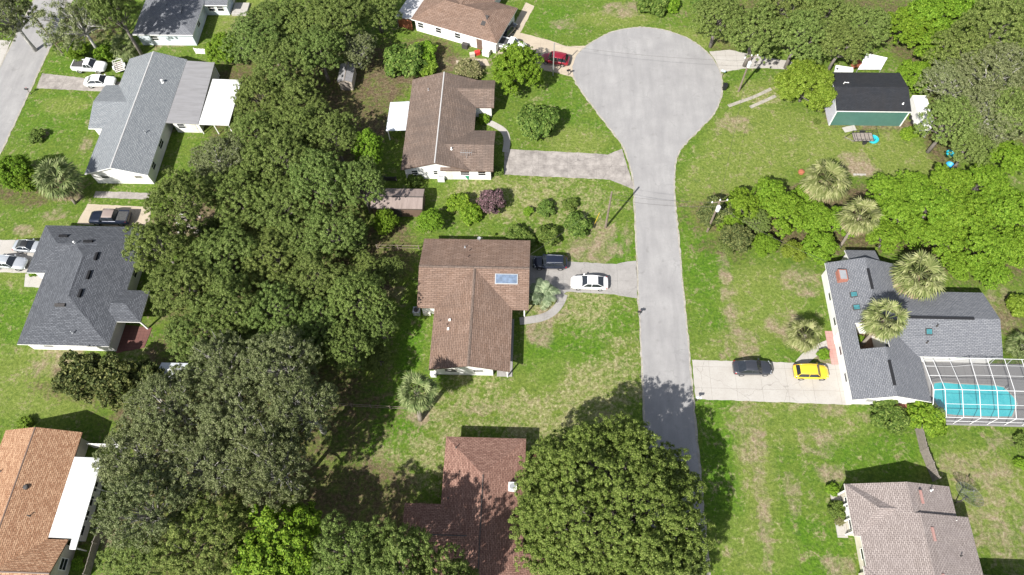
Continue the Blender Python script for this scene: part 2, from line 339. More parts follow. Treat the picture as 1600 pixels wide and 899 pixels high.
def dup(src, loc, rz, scale=1, label=None, group=None):
    r = src.copy(); COL.objects.link(r); r.location = loc; r.rotation_euler = (0, 0, rz)
    r.scale = (scale,) * 3 if not isinstance(scale, (tuple, list)) else scale
    if label: r['label'] = label
    if group: r['group'] = group
    for ch in kids(src):
        c = ch.copy(); COL.objects.link(c); c.parent = r
        for g in kids(ch):
            d = g.copy(); COL.objects.link(d); d.parent = c
    return r

# ------------------------------------------------------------------ ground
def lines(a, b, step, far):
    mid = list(np.arange(a, b + .01, step)); return [-far, -far / 3, a - 120, a - 30] + mid + [b + 30, b + 120, far / 3, far]
gx = np.array(lines(-104, 94, .6, 4000)); gy = np.array(lines(0, 122, .6, 4000))
GX, GY = np.meshgrid(gx, gy); nx, ny = len(gx), len(gy)
rng = np.random.default_rng(3)
cover = np.zeros((ny, nx, 4), np.float32); cover[..., 3] = 1
wear = np.zeros((ny, nx, 4), np.float32); wear[..., 3] = 1
cover[..., 1] = .42; wear[..., 0] = .12
def patch(ch, px, py, rx, ry, amt, rot=0.0):
    """soft-edged patch of ground cover: channel, survey pixel, radii in metres, amount"""
    x, y = P(px, py); dx, dy = GX - x, GY - y; c, s = math.cos(rot), math.sin(rot)
    d = np.hypot((dx * c + dy * s) / rx, (-dx * s + dy * c) / ry); k = np.clip((1.25 - d) / .6, 0, 1); k = k * k * (3 - 2 * k)
    a = wear[..., 0] if ch == 'dry' else wear[..., 1] if ch == 'pale' else cover[..., {'dirt': 0, 'lush': 1, 'soil': 2}[ch]]
    if amt < 0: a *= (1 + amt * k)
    else: np.maximum(a, amt * k, out=a)
for q in [('soil', 440, 150, 15, 12, .62), ('soil', 430, 330, 15, 14, .62), ('soil', 430, 480, 16, 12, .62), ('soil', 390, 640, 19, 11, .62), ('soil', 350, 800, 17, 9, .62),
          ('soil', 545, 190, 7, 10, .72), ('soil', 600, 400, 5, 6, .62), ('soil', 560, 790, 8, 6, .68), ('soil', 665, 95, 6, 6, .65), ('soil', 590, 120, 6, 8, .7), ('soil', 1290, 30, 22, 7, .62), ('soil', 1540, 140, 10, 14, .62),
          ('soil', 1320, 340, 23, 6, .75), ('soil', 1520, 360, 13, 9, .62), ('soil', 1470, 225, 2.6, 6, .68), ('soil', 1365, 195, 8, 1.6, .5), ('soil', 1310, 175, 3, 4, .55), ('soil', 120, 45, 10, 4, .6), ('soil', 50, 290, 8, 4, .6), ('soil', 150, 600, 9, 3, .5),
          ('soil', 270, 550, 4, 3, .55), ('soil', 1125, 385, 4, 1.5, .5), ('soil', 1150, 400, 2, 2, .4), ('soil', 1440, 80, 5, 5, .6), ('soil', 955, 800, 9, 8, .6), ('soil', 1590, 500, 3, 4, .5), ('soil', 1270, 390, 6, 1, .45), ('soil', 1080, 100, 0, 0, 0) if 0 else ('soil', 1130, 75, 2.5, 2, .5),
          ('dirt', 925, 390, 4.4, 2.4, .6), ('dirt', 945, 365, 2, 3, .5), ('dirt', 866, 488, 2.5, 1.2, .62), ('dirt', 845, 520, 2.2, 2.4, .6), ('dirt', 980, 370, .7, 3, .62), ('dirt', 1137, 450, 1.1, 9, .52), ('dirt', 1160, 545, 2.6, 4, .48), ('dirt', 1345, 265, 2, 1.5, 1), ('dirt', 1335, 255, 3, 2.5, .5),
          ('dirt', 1245, 520, 2.6, 3, .62), ('dirt', 1215, 510, 2, 2, .5), ('dirt', 1250, 440, 3, 3, .45), ('dirt', 1400, 195, 7, 1.2, .6), ('dirt', 1190, 790, 1.0, 8, .56), ('dirt', 1170, 680, 2.4, 5, .5), ('dirt', 1292, 640, 2.4, 1.2, .68), ('dirt', 1280, 690, 3, 2, .5), ('dirt', 1300, 740, 2, 1.2, .6), ('dirt', 1238, 770, 1, 3, .55),
          ('dirt', 1485, 722, 1.6, 1.4, .65), ('dirt', 1540, 740, 4, 3, .5), ('dirt', 1570, 690, 3, 1, .5), ('dirt', 1565, 825, 4, 5, .48), ('dirt', 1520, 820, 2, 3, .5), ('dirt', 1310, 885, 2.2, 1.4, .6), ('dirt', 1350, 652, 1.4, .8, .55), ('dirt', 100, 570, 5, 2.5, .6), ('dirt', 35, 360, 1.6, 1.2, .62), ('dirt', 85, 335, 2, 1.2, .5), ('dirt', 65, 208, 1.4, .9, .6),
          ('dirt', 135, 225, 1, 2, .62), ('dirt', 880, 38, 2.6, 1.2, .62), ('dirt', 970, 15, 3.5, 2, .62), ('dirt', 1000, 8, 3, 1, .6), ('dirt', 600, 130, 3, 4, .55), ('dirt', 640, 118, 4, 2, .5), ('dirt', 590, 205, 2, 4, .5), ('dirt', 640, 120, 3, 3, .45), ('dirt', 720, 100, 6, 1.6, .7), ('dirt', 610, 455, 2.5, 1.3, .6),
          ('dirt', 1290, 560, 3, 1, .5), ('dirt', 1565, 480, 2.2, 4, .55), ('dirt', 1150, 195, 3, 2, .5), ('dirt', 290, 345, 4.5, 3, .9), ('dirt', 655, 655, 1.6, 1.2, .7), ('dirt', 270, 70, 3, .8, .6), ('dirt', 385, 40, 4, 3, .4), ('dirt', 172, 830, 1, 2.4, .8), ('dirt', 118, 308, 1.4, 1, .7), ('dirt', 1425, 460, 3.5, 2.5, .55), ('dirt', 750, 640, 3, 1, .45), ('dirt', 940, 440, .5, .5, 0.1),
          ('lush', 1130, 640, 3.5, 7, .95), ('lush', 1250, 860, 6, 4, .95), ('lush', 1130, 750, 3, 9, .9), ('lush', 905, 540, 4, 4, .7), ('lush', 850, 560, 3, 4, .95), ('lush', 960, 500, 3, 3, .7), ('lush', 1110, 430, 3.6, 9, .85), ('lush', 1210, 560, 8, 2, .75), ('lush', 1330, 660, 12, 3, .7), ('lush', 1380, 700, 9, 4, .75), ('lush', 1560, 790, 4, 4, .7),
          ('lush', 30, 490, 6, 8, .8), ('lush', 970, 390, 2.4, 3, .9), ('lush', 860, 30, 5, 4, .8), ('lush', 880, 160, 4, 6, .65), ('lush', 580, 660, 8, 6, .9), ('lush', 640, 540, 2, 6, .95), ('lush', 90, 180, 8, 6, .7), ('lush', 100, 100, 4, 3, .7), ('lush', 1170, 120, 4, 3, .55), ('lush', 1080, 400, 2, 9, .7), ('lush', 1210, 480, 5, 4, .75), ('lush', 250, 530, 3, 2, .8), ('lush', 60, 620, 6, 3, .5), ('lush', 930, 200, 3, 3, .6), ('lush', 1100, 240, 3, 5, .6), ('lush', 1000, 20, 3, 2, .4),
          ('dry', 850, 310, 12, 4.5, .5), ('dry', 760, 300, 6, 3, .5), ('dry', 900, 350, 7, 3, .42), ('dry', 900, 480, 8, 3, .6), ('dry', 930, 600, 7, 3.6, .62), ('dry', 870, 650, 9, 4.5, .6), ('dry', 950, 550, 5, 5, .5), ('dry', 700, 645, 6, 3.5, .55), ('dry', 740, 610, 5, 2.5, .55), ('dry', 880, 600, 5, 3, .5), ('dry', 640, 720, 6, 4, .55),
          ('pale', 1160, 260, 7, 9, .72), ('pale', 1300, 225, 14, 6, .72), ('pale', 1400, 250, 8, 4, .72), ('pale', 1190, 145, 5, 3, .72), ('pale', 1190, 470, 6, 6, .72), ('pale', 1080, 60, 10, 2.5, .72), ('pale', 960, 30, 7, 2, .72), ('pale', 390, 30, 7, 6, .72), ('pale', 900, 220, 5, 3, .72), ('pale', 80, 610, 8, 4, .72), ('pale', 60, 400, 5, 6, .72), ('pale', 100, 165, 4, 2, .72), ('pale', 1520, 760, 7, 5, .72), ('pale', 1180, 720, 2.5, 9, .72), ('dry', 1230, 620, 3, 2, .35), ('dry', 210, 560, 3, 2, .5), ('pale', 1120, 300, 5, 8, .7), ('pale', 1200, 200, 8, 5, .7), ('pale', 1330, 240, 10, 4, .8), ('pale', 1250, 660, 10, 3, .6), ('pale', 1150, 560, 6, 4, .55), ('pale', 1180, 850, 5, 4, .6), ('pale', 880, 620, 8, 6, .5), ('pale', 780, 310, 9, 4, .6), ('pale', 50, 590, 10, 6, .6), ('dry', 850, 558, 3.2, 4.5, -.85), ('dry', 905, 538, 3.5, 2.5, -.6), ('dry', 968, 500, 1.5, 3, -.6), ('dry', 845, 600, 2, 1.5, -.6), ('lush', 905, 545, 3.5, 3, .9), ('lush', 940, 515, 2, 1.5, .9), ('dry', 1190, 150, 4, 2, .45)]:
    if q[3] > 0: patch(*q)
lawn_me = bpy.data.meshes.new('lawn')
idx = np.arange(nx * ny).reshape(ny, nx)
fc = np.stack([idx[:-1, :-1], idx[:-1, 1:], idx[1:, 1:], idx[1:, :-1]], -1).reshape(-1, 4)
lawn_me.vertices.add(nx * ny); lawn_me.vertices.foreach_set('co', np.stack([GX, GY, np.zeros_like(GX)], -1).astype(np.float32).ravel())
lawn_me.loops.add(fc.size); lawn_me.loops.foreach_set('vertex_index', fc.astype(np.int32).ravel())
lawn_me.polygons.add(len(fc)); lawn_me.polygons.foreach_set('loop_start', np.arange(0, fc.size, 4, dtype=np.int32)); lawn_me.update(calc_edges=True)
for nme, arr in (('cover', cover), ('wear', wear)):
    a = lawn_me.attributes.new(nme, 'FLOAT_COLOR', 'POINT'); a.data.foreach_set('color', arr.reshape(-1))
lawn_me.materials.append(M['lawn'])
lawn = bpy.data.objects.new('ground', lawn_me); COL.objects.link(lawn); struct(lawn)

def rough_line(pts, step=.5, amp=.06, seed=1):
    r = random.Random(seed); out = []
    for a, b in zip(pts, pts[1:]):
        n = max(1, int(math.dist(a, b) / step))
        for i in range(n):
            t = i / n; out.append((a[0] + (b[0] - a[0]) * t + r.uniform(-amp, amp), a[1] + (b[1] - a[1]) * t + r.uniform(-amp, amp)))
    out.append(pts[-1]); return out
def smooth_line(pts, it=2):
    for _ in range(it):
        o = [pts[0]]
        for a, b in zip(pts, pts[1:]):
            o += [(a[0] * .75 + b[0] * .25, a[1] * .75 + b[1] * .25), (a[0] * .25 + b[0] * .75, a[1] * .25 + b[1] * .75)]
        pts = o + [pts[-1]]
    return pts
def sheet(name, pts, z, m, seed=1, amp=.05, base=None):
    p = rough_line(list(pts) + [pts[0]], .5, amp, seed)[:-1]
    b = MB(); b.prism(p, -.05, z); return struct(b.build(name, m))
def pix(pts): return [P(*q) for q in pts]
def band(name, line, width, z, m, seed=1, amp=.07):
    """a strip that follows a line, with an uneven outer edge"""
    b = MB(); r = random.Random(seed); L = []; Rr = []
    for i, p in enumerate(line):
        d = Vector(line[min(i + 1, len(line) - 1)]) - Vector(line[max(i - 1, 0)]); d.normalize(); n = Vector((-d.y, d.x))
        wd = width + r.uniform(-amp, amp); L.append((p[0] + n.x * wd, p[1] + n.y * wd)); Rr.append((p[0] - n.x * .05, p[1] - n.y * .05))
    n = len(line); vs = [(x, y, z) for x, y in L] + [(x, y, z) for x, y in Rr] + [(x, y, -.03) for x, y in L]
    b.add(vs, [(i, i + 1, n + i + 1, n + i)[::-1] for i in range(n - 1)] + [(2 * n + i, 2 * n + i + 1, i + 1, i) for i in range(n - 1)])
    return struct(b.build(name, m))

left = [(13.35, -40), (13.4, 34), (13.7, 60)] + smooth_line(pix([(991, 294), (988, 270), (977, 234), (970, 222), (945, 190), (922, 160), (903, 135), (894, 115), (893, 103), (900, 86), (917, 72), (943, 55), (972, 46), (1003, 43)]))
right = smooth_line(pix([(1003, 43), (1040, 47), (1075, 60), (1100, 77), (1120, 100), (1128, 122), (1128, 150), (1115, 180), (1090, 205), (1068, 226), (1056, 246), (1053, 272), (1053, 300)])) + [(19.3, 58), (19.35, 34), (19.4, -40)]
le = rough_line(smooth_line(left, 1), .6, .05, 5); ri = rough_line(smooth_line(right, 1), .6, .05, 6)
b = MB(); b.prism(le + ri[1:], -.06, .024); struct(b.build('street', M['asphalt']))
band('kerb', le, .18, .03, M['kerb'], 7); band('kerb', ri, .17, .03, M['kerb'], 8)
sheet('side_street', [(-80.6, -30), (-80.6, 140), (-87.2, 140), (-87.2, -30)], .022, M['asphalt'], 11)
band('kerb', rough_line([(-80.6, 140), (-80.6, 0)], .6, .05, 3), .22, .028, M['kerb'], 9); band('kerb', rough_line([(-87.2, 0), (-87.2, 140)], .6, .05, 4), .22, .028, M['kerb'], 10)
DR = [('driveway', [(825, 400), (862, 402), (888, 409), (963, 413), (975, 410), (994, 408), (996, 466), (975, 463), (960, 460), (885, 456), (868, 470), (822, 470)], 'conc_grey', .03),
      ('driveway', [(788, 233), (941, 241), (949, 242), (972, 233), (989, 290), (990, 296), (975, 290), (958, 283), (953, 281), (788, 273)], 'conc_old', .03),
      ('driveway', [(800, 52), (815, 52), (860, 64), (885, 73), (915, 72), (902, 84), (894, 104), (896, 121), (870, 114), (838, 108), (788, 100), (770, 92)], 'conc_sand', .03),
      ('driveway', [(1108, 81), (1140, 78), (1170, 85), (1240, 97), (1240, 110), (1200, 107), (1165, 107), (1135, 112), (1126, 113), (1118, 95)], 'conc', .03),
      ('driveway', [(1081, 563), (1200, 566), (1312, 569), (1330, 633), (1200, 628), (1087, 624)], 'conc', .03),
      ('driveway', [(66, 115), (130, 122), (200, 130), (190, 145), (57, 138)], 'conc_old', .03),
      ('driveway', [(-40, 374), (75, 377), (62, 427), (-55, 425)], 'conc', .03),
      ('driveway', [(137, 319), (236, 324), (232, 358), (120, 350)], 'conc_sand', .03),
      ('walkway', [(150, 299), (236, 302), (232, 312), (146, 309)], 'conc_old', .026),
      ('walkway', [(40, 428), (70, 432), (64, 450), (38, 448)], 'conc', .05),
      ('walkway', [(822, 4), (835, 10), (812, 54), (798, 48)], 'conc_sand', .026),
      ('driveway', [(-30, 62), (18, 64), (0, 104), (-60, 104)], 'conc', .03),
      ('walkway', [(1316, 200), (1335, 196), (1338, 204), (1320, 207)], 'conc', .05),
      ('walkway', [(712, 95), (760, 92), (765, 103), (714, 102)], 'conc_sand', .04),
      ('carport_slab', [(826, 408), (857, 410), (852, 440), (826, 462)], 'conc_grey', .034)]
for i, (nme, pts, m, z) in enumerate(DR): sheet(nme, pix(pts), z + i * .0004, M[m], 20 + i)
def ribbon(name, pts, wid, z, m):
    c = smooth_line(pts, 2); b = MB(); L = []; Rr = []
    for i, p in enumerate(c):
        d = Vector(c[min(i + 1, len(c) - 1)]) - Vector(c[max(i - 1, 0)]); d.normalize(); L.append((p[0] - d.y * wid / 2, p[1] + d.x * wid / 2)); Rr.append((p[0] + d.y * wid / 2, p[1] - d.x * wid / 2))
    b.prism(L + Rr[::-1], -.04, z); return struct(b.build(name, m))
ribbon('walkway', pix([(881, 460), (876, 474), (865, 488), (848, 497), (824, 501), (812, 502)]), 1.05, .045, M['conc_grey'])
ribbon('walkway', pix([(760, 190), (772, 195), (789, 205), (793, 220), (790, 238)]), 1.0, .04, M['conc'])
ribbon('walkway', pix([(1250, 570), (1262, 556), (1280, 545), (1298, 538)]), 1.3, .04, M['conc'])
for pts in ([(1138, 166), (1160, 158), (1178, 152), (1205, 139)], [(1172, 168), (1190, 160), (1212, 150)]):
    ribbon('sand_track', pix(pts), .55, .012, M['kerb'])
ribbon('garden_bed', pix([(1296, 428), (1300, 470), (1304, 492)]), .9, .06, M['brickred'])
ribbon('porch_paving', pix([(1301, 518), (1306, 545), (1312, 570)]), 2.0, .08, M['brickpink'])
sheet('patio_paving', [(-53.4, 33.4), (-49.9, 34.2), (-49.7, 37), (-53.3, 37.4)], .05, M['brickred'], 50)

# ------------------------------------------------------------------ houses
def roof_faces(bl):
    x0, x1, y0, y1, ax, ze, zr, e0, e1 = bl
    if ax == 'y': A, B, U0, U1 = x0, x1, y0, y1; T = lambda u, a: (a, u)
    else: A, B, U0, U1 = y0, y1, x0, x1; T = lambda u, a: (u, a)
    mid = (A + B) / 2; h = (B - A) / 2
    r0 = U0 + (h if e0 == 'h' else 0); r1 = U1 - (h if e1 == 'h' else 0)
    if r0 > r1: r0 = r1 = (r0 + r1) / 2
    q = lambda u, a, z: (*T(u, a), z)
    a0, a1, b0, b1 = q(U0, A, ze), q(U1, A, ze), q(U0, B, ze), q(U1, B, ze); m0, m1 = q(r0, mid, zr), q(r1, mid, zr)
    F = [[a0, a1, m1, m0], [b1, b0, m0, m1]]
    if e0 == 'h': F.append([b0, a0, m0])
    if e1 == 'h': F.append([a1, b1, m1])
    return F, (m0, m1), (a0, a1, b0, b1)
def roof_slab(mb, faces, t=.17):
    for f in faces:
        f = [Vector(p) for p in f]; n = (f[1] - f[0]).cross(f[2] - f[0])
        if n.z < 0: f = f[::-1]
        k = len(f); mb.add(f, [tuple(range(k))], 0); lo = [p - Vector((0, 0, t)) for p in f]
        mb.add(lo, [tuple(range(k))[::-1]], 1)
        for i in range(k):
            a, b = f[i], f[(i + 1) % k]
            eave = abs(a.z - b.z) < 1e-4 and a.z < max(p.z for p in f) - .01
            rake = abs(a.z - b.z) > .01 and (abs(a.x - b.x) < 1e-4 or abs(a.y - b.y) < 1e-4)
            if eave or rake: mb.add([a, b, lo[(i + 1) % k], lo[i]], [(0, 3, 2, 1)], 1)
def walls(mb, bl, o=.45, floor=0.0, t=.17):
    x0, x1, y0, y1, ax, ze, zr, e0, e1 = bl; A, B, U0, U1 = (x0, x1, y0, y1) if ax == 'y' else (y0, y1, x0, x1)
    h = (B - A) / 2; sl = (zr - ze) / h; mid = (A + B) / 2
    u0 = U0 + (0 if e0 == 'n' else o); u1 = U1 - (0 if e1 == 'n' else o); a, b = A + o, B - o; zt = ze + sl * o - t - .02
    T = (lambda u, v, z: (v, u, z)) if ax == 'y' else (lambda u, v, z: (u, v, z))
    peak = lambda e: zr - t - .02 if e in 'gn' else zt
    def end(u, e): return [T(u, a, floor), T(u, b, floor), T(u, b, zt), T(u, mid, peak(e)), T(u, a, zt)]
    mb.loft([end(u0, e0), end(u1, e1)])
def house(name, label, cat, blocks, rm, wm, trim, loc, rz=0, local=False, o=.45, ridge=None, cap_w=.3, floor=0.0, wall_blocks=None, caps=9):
    H = thing(name, label, cat, loc, rz, None, local)
    rb = MB(); wb = MB(); caps_ = []
    for ib, bl in enumerate(blocks):
        F, rg, _ = roof_faces(bl); roof_slab(rb, F)
        if ib < caps and math.dist(rg[0], rg[1]) > .3:
            cb = MB(); caps_.append(cb)
            d = (Vector(rg[1]) - Vector(rg[0])).normalized(); s = Vector((-d.y, d.x, 0)) * cap_w / 2
            hw = ((bl[1] - bl[0]) if bl[4] == 'y' else (bl[3] - bl[2])) / 2; dz = (bl[6] - bl[5]) / hw * cap_w / 2
            for sg in (1, -1):
                a, b = Vector(rg[0]), Vector(rg[1]); u = Vector((0, 0, .035)); e = s * sg - Vector((0, 0, dz))
                q = [a + u, b + u, b + u + e, a + u + e]
                cb.add(q + [p - Vector((0, 0, .06)) for p in q], [(0, 1, 2, 3) if sg < 0 else (3, 2, 1, 0), (2, 3, 7, 6), (0, 3, 7, 4), (1, 2, 6, 5)])
    for bl in (wall_blocks or blocks): walls(wb, bl, o, floor)
    H['_r'] = 1
    rb.build('roof', [rm, trim], H, uv=True); wb.build('wall', wm, H)
    for cb in caps_: cb.build('ridge_cap', ridge or rm, H, uv=True)
    return H
def window(H, side, pos, w, z0, h, at, m='white'):
    """a window in a wall: frame and mullion with a pane set back; side is the way it faces"""
    f = MB(); p = MB(); d = .05; a = .08; s = 1 if side in 'NE' else -1
    def bx(mb, u0, u1, z0_, z1_, t0, t1):
        v0, v1 = sorted((at + s * t0, at + s * t1))
        mb.box(u0, u1, v0, v1, z0_, z1_) if side in 'NS' else mb.box(v0, v1, u0, u1, z0_, z1_)
    u0, u1 = pos - w / 2, pos + w / 2
    bx(f, u0, u1, z0, z0 + a, 0, d); bx(f, u0, u1, z0 + h - a, z0 + h, 0, d); bx(f, u0, u0 + a, z0 + a, z0 + h - a, 0, d); bx(f, u1 - a, u1, z0 + a, z0 + h - a, 0, d)
    bx(f, u0 + a, u1 - a, z0 + h / 2 - .03, z0 + h / 2 + .03, 0, d * .8)
    bx(p, u0 + a, u1 - a, z0 + a, z0 + h - a, -.01, .02)
    fo = f.build('window', M[m], H); p.build('pane', M['glass'], fo); return fo
def door(H, side, pos, w, at, m='offwhite', h=2.05, z0=0.0):
    f = MB(); k = MB(); s = 1 if side in 'NE' else -1; v0, v1 = sorted((at, at + s * .05))
    f.box(pos - w / 2, pos + w / 2, v0, v1, z0, z0 + h) if side in 'NS' else f.box(v0, v1, pos - w / 2, pos + w / 2, z0, z0 + h)
    fo = f.build('door', M[m], H); c = (pos + w * .4, at + s * .09, z0 + 1) if side in 'NS' else (at + s * .09, pos + w * .4, z0 + 1)
    k.lathe([(.02, -.04), (.045, 0), (.02, .04)], 8, 0, c); k.build('handle', M['steel'], fo)
def roof_z(bl, x, y):
    x0, x1, y0, y1, ax, ze, zr = bl[:7]; c, h = ((x0 + x1) / 2, (x1 - x0) / 2) if ax == 'y' else ((y0 + y1) / 2, (y1 - y0) / 2)
    return zr - (zr - ze) * abs((x if ax == 'y' else y) - c) / h
def pipe_vent(H, bl, x, y, m='steel', r=.07, h=.4, name='vent_pipe'):
    z = roof_z(bl, x, y); b = MB(); b.lathe([(r * 2.2, -.06), (r * 2.2, .03), (r, .05), (r, h), (r * 1.5, h + .01), (r * 1.5, h + .09), (.01, h + .1)], 8, 0, (x, y, z)); b.build(name, M[m], H)
def slant_box(H, bl, x, y, lx, ly, h, m, name, lift=.02):
    """a low box lying on a roof slope"""
    b = MB(); cs = [(x - lx / 2, y - ly / 2), (x + lx / 2, y - ly / 2), (x + lx / 2, y + ly / 2), (x - lx / 2, y + ly / 2)]
    lo = [(a, c, roof_z(bl, a, c) - .04) for a, c in cs]; hi = [(a, c, roof_z(bl, a, c) + h) for a, c in cs]
    b.loft([lo, hi]); return b.build(name, M[m] if isinstance(m, str) else m, H)
def flat_cover(name_, H, corners, t, m, posts=(), pm='white', pname='post'):
    b = MB(); n = len(corners); hi = [Vector(c) for c in corners]; lo = [c - Vector((0, 0, t)) for c in hi]
    b.loft([lo, hi]); r = b.build(name_, m, H, uv=True)
    for x, y, z in posts:
        q = MB(); q.box(x - .06, x + .06, y - .06, y + .06, 0, z); q.build(pname, M[pm], H)
    return r

# blue-grey gabled house by the side street
B1 = (-64.4, -55.2, 59.4, 81.8, 'y', 2.7, 4.3, 'g', 'g'); P1 = (-66.5, -60.6, 67.7, 76.3, 'x', 2.7, 3.75, 'g', 'n')
h1 = house('gabled_house', 'blue grey shingled gable house with pale ridge line, white end wall and white patio roof', 'house', [B1, P1], M['sh_blue'], M['wall_w'], M['white'], (-59.8, 70, 0), ridge=M['pale_cap'], cap_w=.16, caps=1)
flat_cover('porch_roof', h1, [(-55.15, 69, 2.72), (-50.4, 69, 2.5), (-50.8, 81.4, 2.5), (-55.15, 81.5, 2.72)], .12, M['metal_roof'], [(-50.6, 69.3, 2.35), (-50.9, 81, 2.35)])
flat_cover('patio_roof', h1, [(-50.36, 69, 2.46), (-45.9, 69, 2.3), (-45.9, 78, 2.3), (-50.36, 78, 2.46)], .1, M['metal_white'], [(-46.1, 69.3, 2.2), (-46.1, 73.4, 2.2), (-46.1, 77.7, 2.2), (-48.3, 69.3, 2.2)])
b = MB(); b.box(-54.6, -50.9, 69.5, 80.8, 0, 2.25); b.build('porch_wall', M['wall_w'], h1)
window(h1, 'S', -62.1, 1.3, 1.2, .8, 59.85); window(h1, 'S', -57.2, 1.1, 1.3, .7, 59.85, 'offwhite'); window(h1, 'S', -53.5, 1.2, .9, 1.1, 69.5)
window(h1, 'E', 62, 1.2, 1.0, 1.1, -55.65); window(h1, 'E', 66, 1.6, 1.0, 1.1, -55.65); door(h1, 'S', -51.7, .9, 69.5)
pipe_vent(h1, B1, -57.3, 76.3, 'white', .13, .35); pipe_vent(h1, B1, -57.2, 66.5, 'steel', .06); 

# grey house at the top left corner
B2 = (-65.6, -55.7, 87.2, 104, 'y', 2.6, 4.2, 'h', 'g')
h2 = house('grey_house', 'grey shingled house at the top left corner, tree shadow across its roof', 'house', [B2, (-57, -51.8, 94.3, 102, 'x', 2.4, 3.0, 'n', 'g')], M['sh_grey'], M['wall_g'], M['white'], (-60.7, 95, 0), ridge=M['sh_grey'])
G2 = MB(); G2.add([(-63.4, 89.4, 3.05), (-58.2, 89.4, 3.05), (-58.2, 92.3, 3.95), (-60.6, 92.4, 3.98), (-63.4, 92.3, 3.95), (-63.4, 89.4, 2.98), (-58.2, 89.4, 2.98)], [(0, 1, 2, 3, 4), (0, 5, 6, 1)], 0); G2.build('gablet', [M['sh_grey']], h2, uv=True)
q = MB(); q.box(-63.5, -58.1, 89.3, 89.42, 2.8, 3.06); q.build('fascia', M['white'], h2)
for px in (-54.9, -53.4): window(h2, 'S', px, 1.2, .8, 1.3, 94.75)
window(h2, 'S', -62.5, 1.2, 1, 1, 87.65); window(h2, 'E', 91, 1.2, 1, 1, -56.15); door(h2, 'E', 98, .9, -52.25)
b = MB(); b.box(-51.9, -49.4, 94.6, 97.4, .0, .35); b.build('porch_step', M['conc'], h2)

# charcoal hip-roofed house
B3 = (-64.6, -52.9, 33.2, 50.8, 'y', 2.6, 4.75, 'h', 'h'); G3 = (-67.1, -58, 43.4, 50.82, 'x', 2.58, 3.95, 'h', 'n'); E3 = (-54, -49.9, 36.6, 41.1, 'x', 2.62, 3.4, 'n', 'h')
h3 = house('hip_roofed_house', 'charcoal hip roofed house with white fascia and black ridge vents', 'house', [B3, G3, E3], M['sh_char'], M['wall_w'], M['white'], (-59, 42, 0), wall_blocks=[B3, G3])
for x, y in ((-50.2, 36.9), (-50.2, 40.8)):
    q = MB(); q.box(x - .1, x + .1, y - .1, y + .1, 0, 2.45); q.build('porch_post', M['white'], h3)
for x, y, lx, ly in ((-57.3, 45.1, .3, 1.1), (-57.4, 42.3, .3, 1.2), (-57.6, 39.6, .3, 1.1), (-63.3, 48.6, 1.2, .3), (-59.4, 47.6, 1.2, .3), (-59.6, 37.9, 1.3, .35)):
    zz = 2.6 + min(x + 64.6, -52.9 - x, y - 33.2, 50.8 - y) * 2.15 / 5.85 if x > -62 else 2.58 + (50.82 - y) * 1.37 / 3.71
    q = MB(); q.box(x - lx / 2, x + lx / 2, y - ly / 2, y + ly / 2, zz - .1, zz + .22); q.build('roof_vent', M['sh_black'] if lx < 1.25 else M['dark_trim'], h3)
pipe_vent(h3, (-64, -52, 0, 60, 'y', 3.9, 3.9), -61, 47.2, 'white', .08, .4); pipe_vent(h3, (-64, -52, 0, 60, 'y', 3.4, 3.4), -57.5, 34.6, 'steel', .05, .3); 
window(h3, 'S', -61.5, 1.4, .9, 1.2, 33.65); window(h3, 'S', -56.5, 1.0, 1.2, .8, 33.65); window(h3, 'E', 44.5, 1.6, .9, 1.2, -53.35); door(h3, 'E', 38.8, 1.8, -53.35, 'glass')

# tan-orange house, bottom left
B4 = (-61.9, -52.7, 6.9, 22.3, 'y', 2.6, 4.3, 'n', 'g'); W4 = (-66, -50.4, 3.2, 10.4, 'x', 2.62, 4.05, 'g', 'g')
h4 = house('orange_roofed_house', 'house with speckled tan orange shingles and long white patio roof at the left edge', 'house', [B4, W4], M['sh_orange'], M['wall_c'], M['brown_trim'], (-57, 13, 0), ridge=M['brown_trim'], cap_w=.16)
flat_cover('patio_roof', h4, [(-52.65, 10.55, 2.68), (-50.1, 10.55, 2.55), (-50.05, 9.4, 2.55), (-49.35, 9.4, 2.5), (-49.45, 19.4, 2.5), (-52.65, 19.4, 2.68)], .12, M['metal_white'], [(-49.6, 9.6, 2.4), (-49.6, 13, 2.4), (-49.65, 16.2, 2.4), (-49.65, 19.2, 2.4)])
b = MB(); b.box(-53.1, -50, 10.6, 19, 0, 2.35); b.build('porch_wall', M['wall_w'], h4); 
for y in (11.6, 13.2, 14.8, 16.4): window(h4, 'E', y, 1.2, .9, 1.2, -50)
for y in (6.0, 8): window(h4, 'E', y, 1.3, .8, 1.3, -50.85)
q = MB(); z = roof_z(B4, -56.2, 15.6); q.lathe([(.3, -.05), (.3, .12), (.22, .2), (.01, .22)], 10, 0, (-56.2, 15.6, z)); q.build('roof_vent', M['dark_trim'], h4); pipe_vent(h4, B4, -55, 12.6, 'dark_trim', .05, .3); pipe_vent(h4, B4, -60.2, 17.4, 'dark_trim', .05, .3)
tagf = lambda o, l, c, g=None: tag(o, l, c, g)
q = MB(); [q.box(-52.4 + i * .46, -52.4 + i * .46 + .42, 21.2, 21.26, 0, 1.7) for i in range(9)]; tag(q.build('fence_panel', M['white']), 'white board fence panel behind the orange roofed house', 'fence')

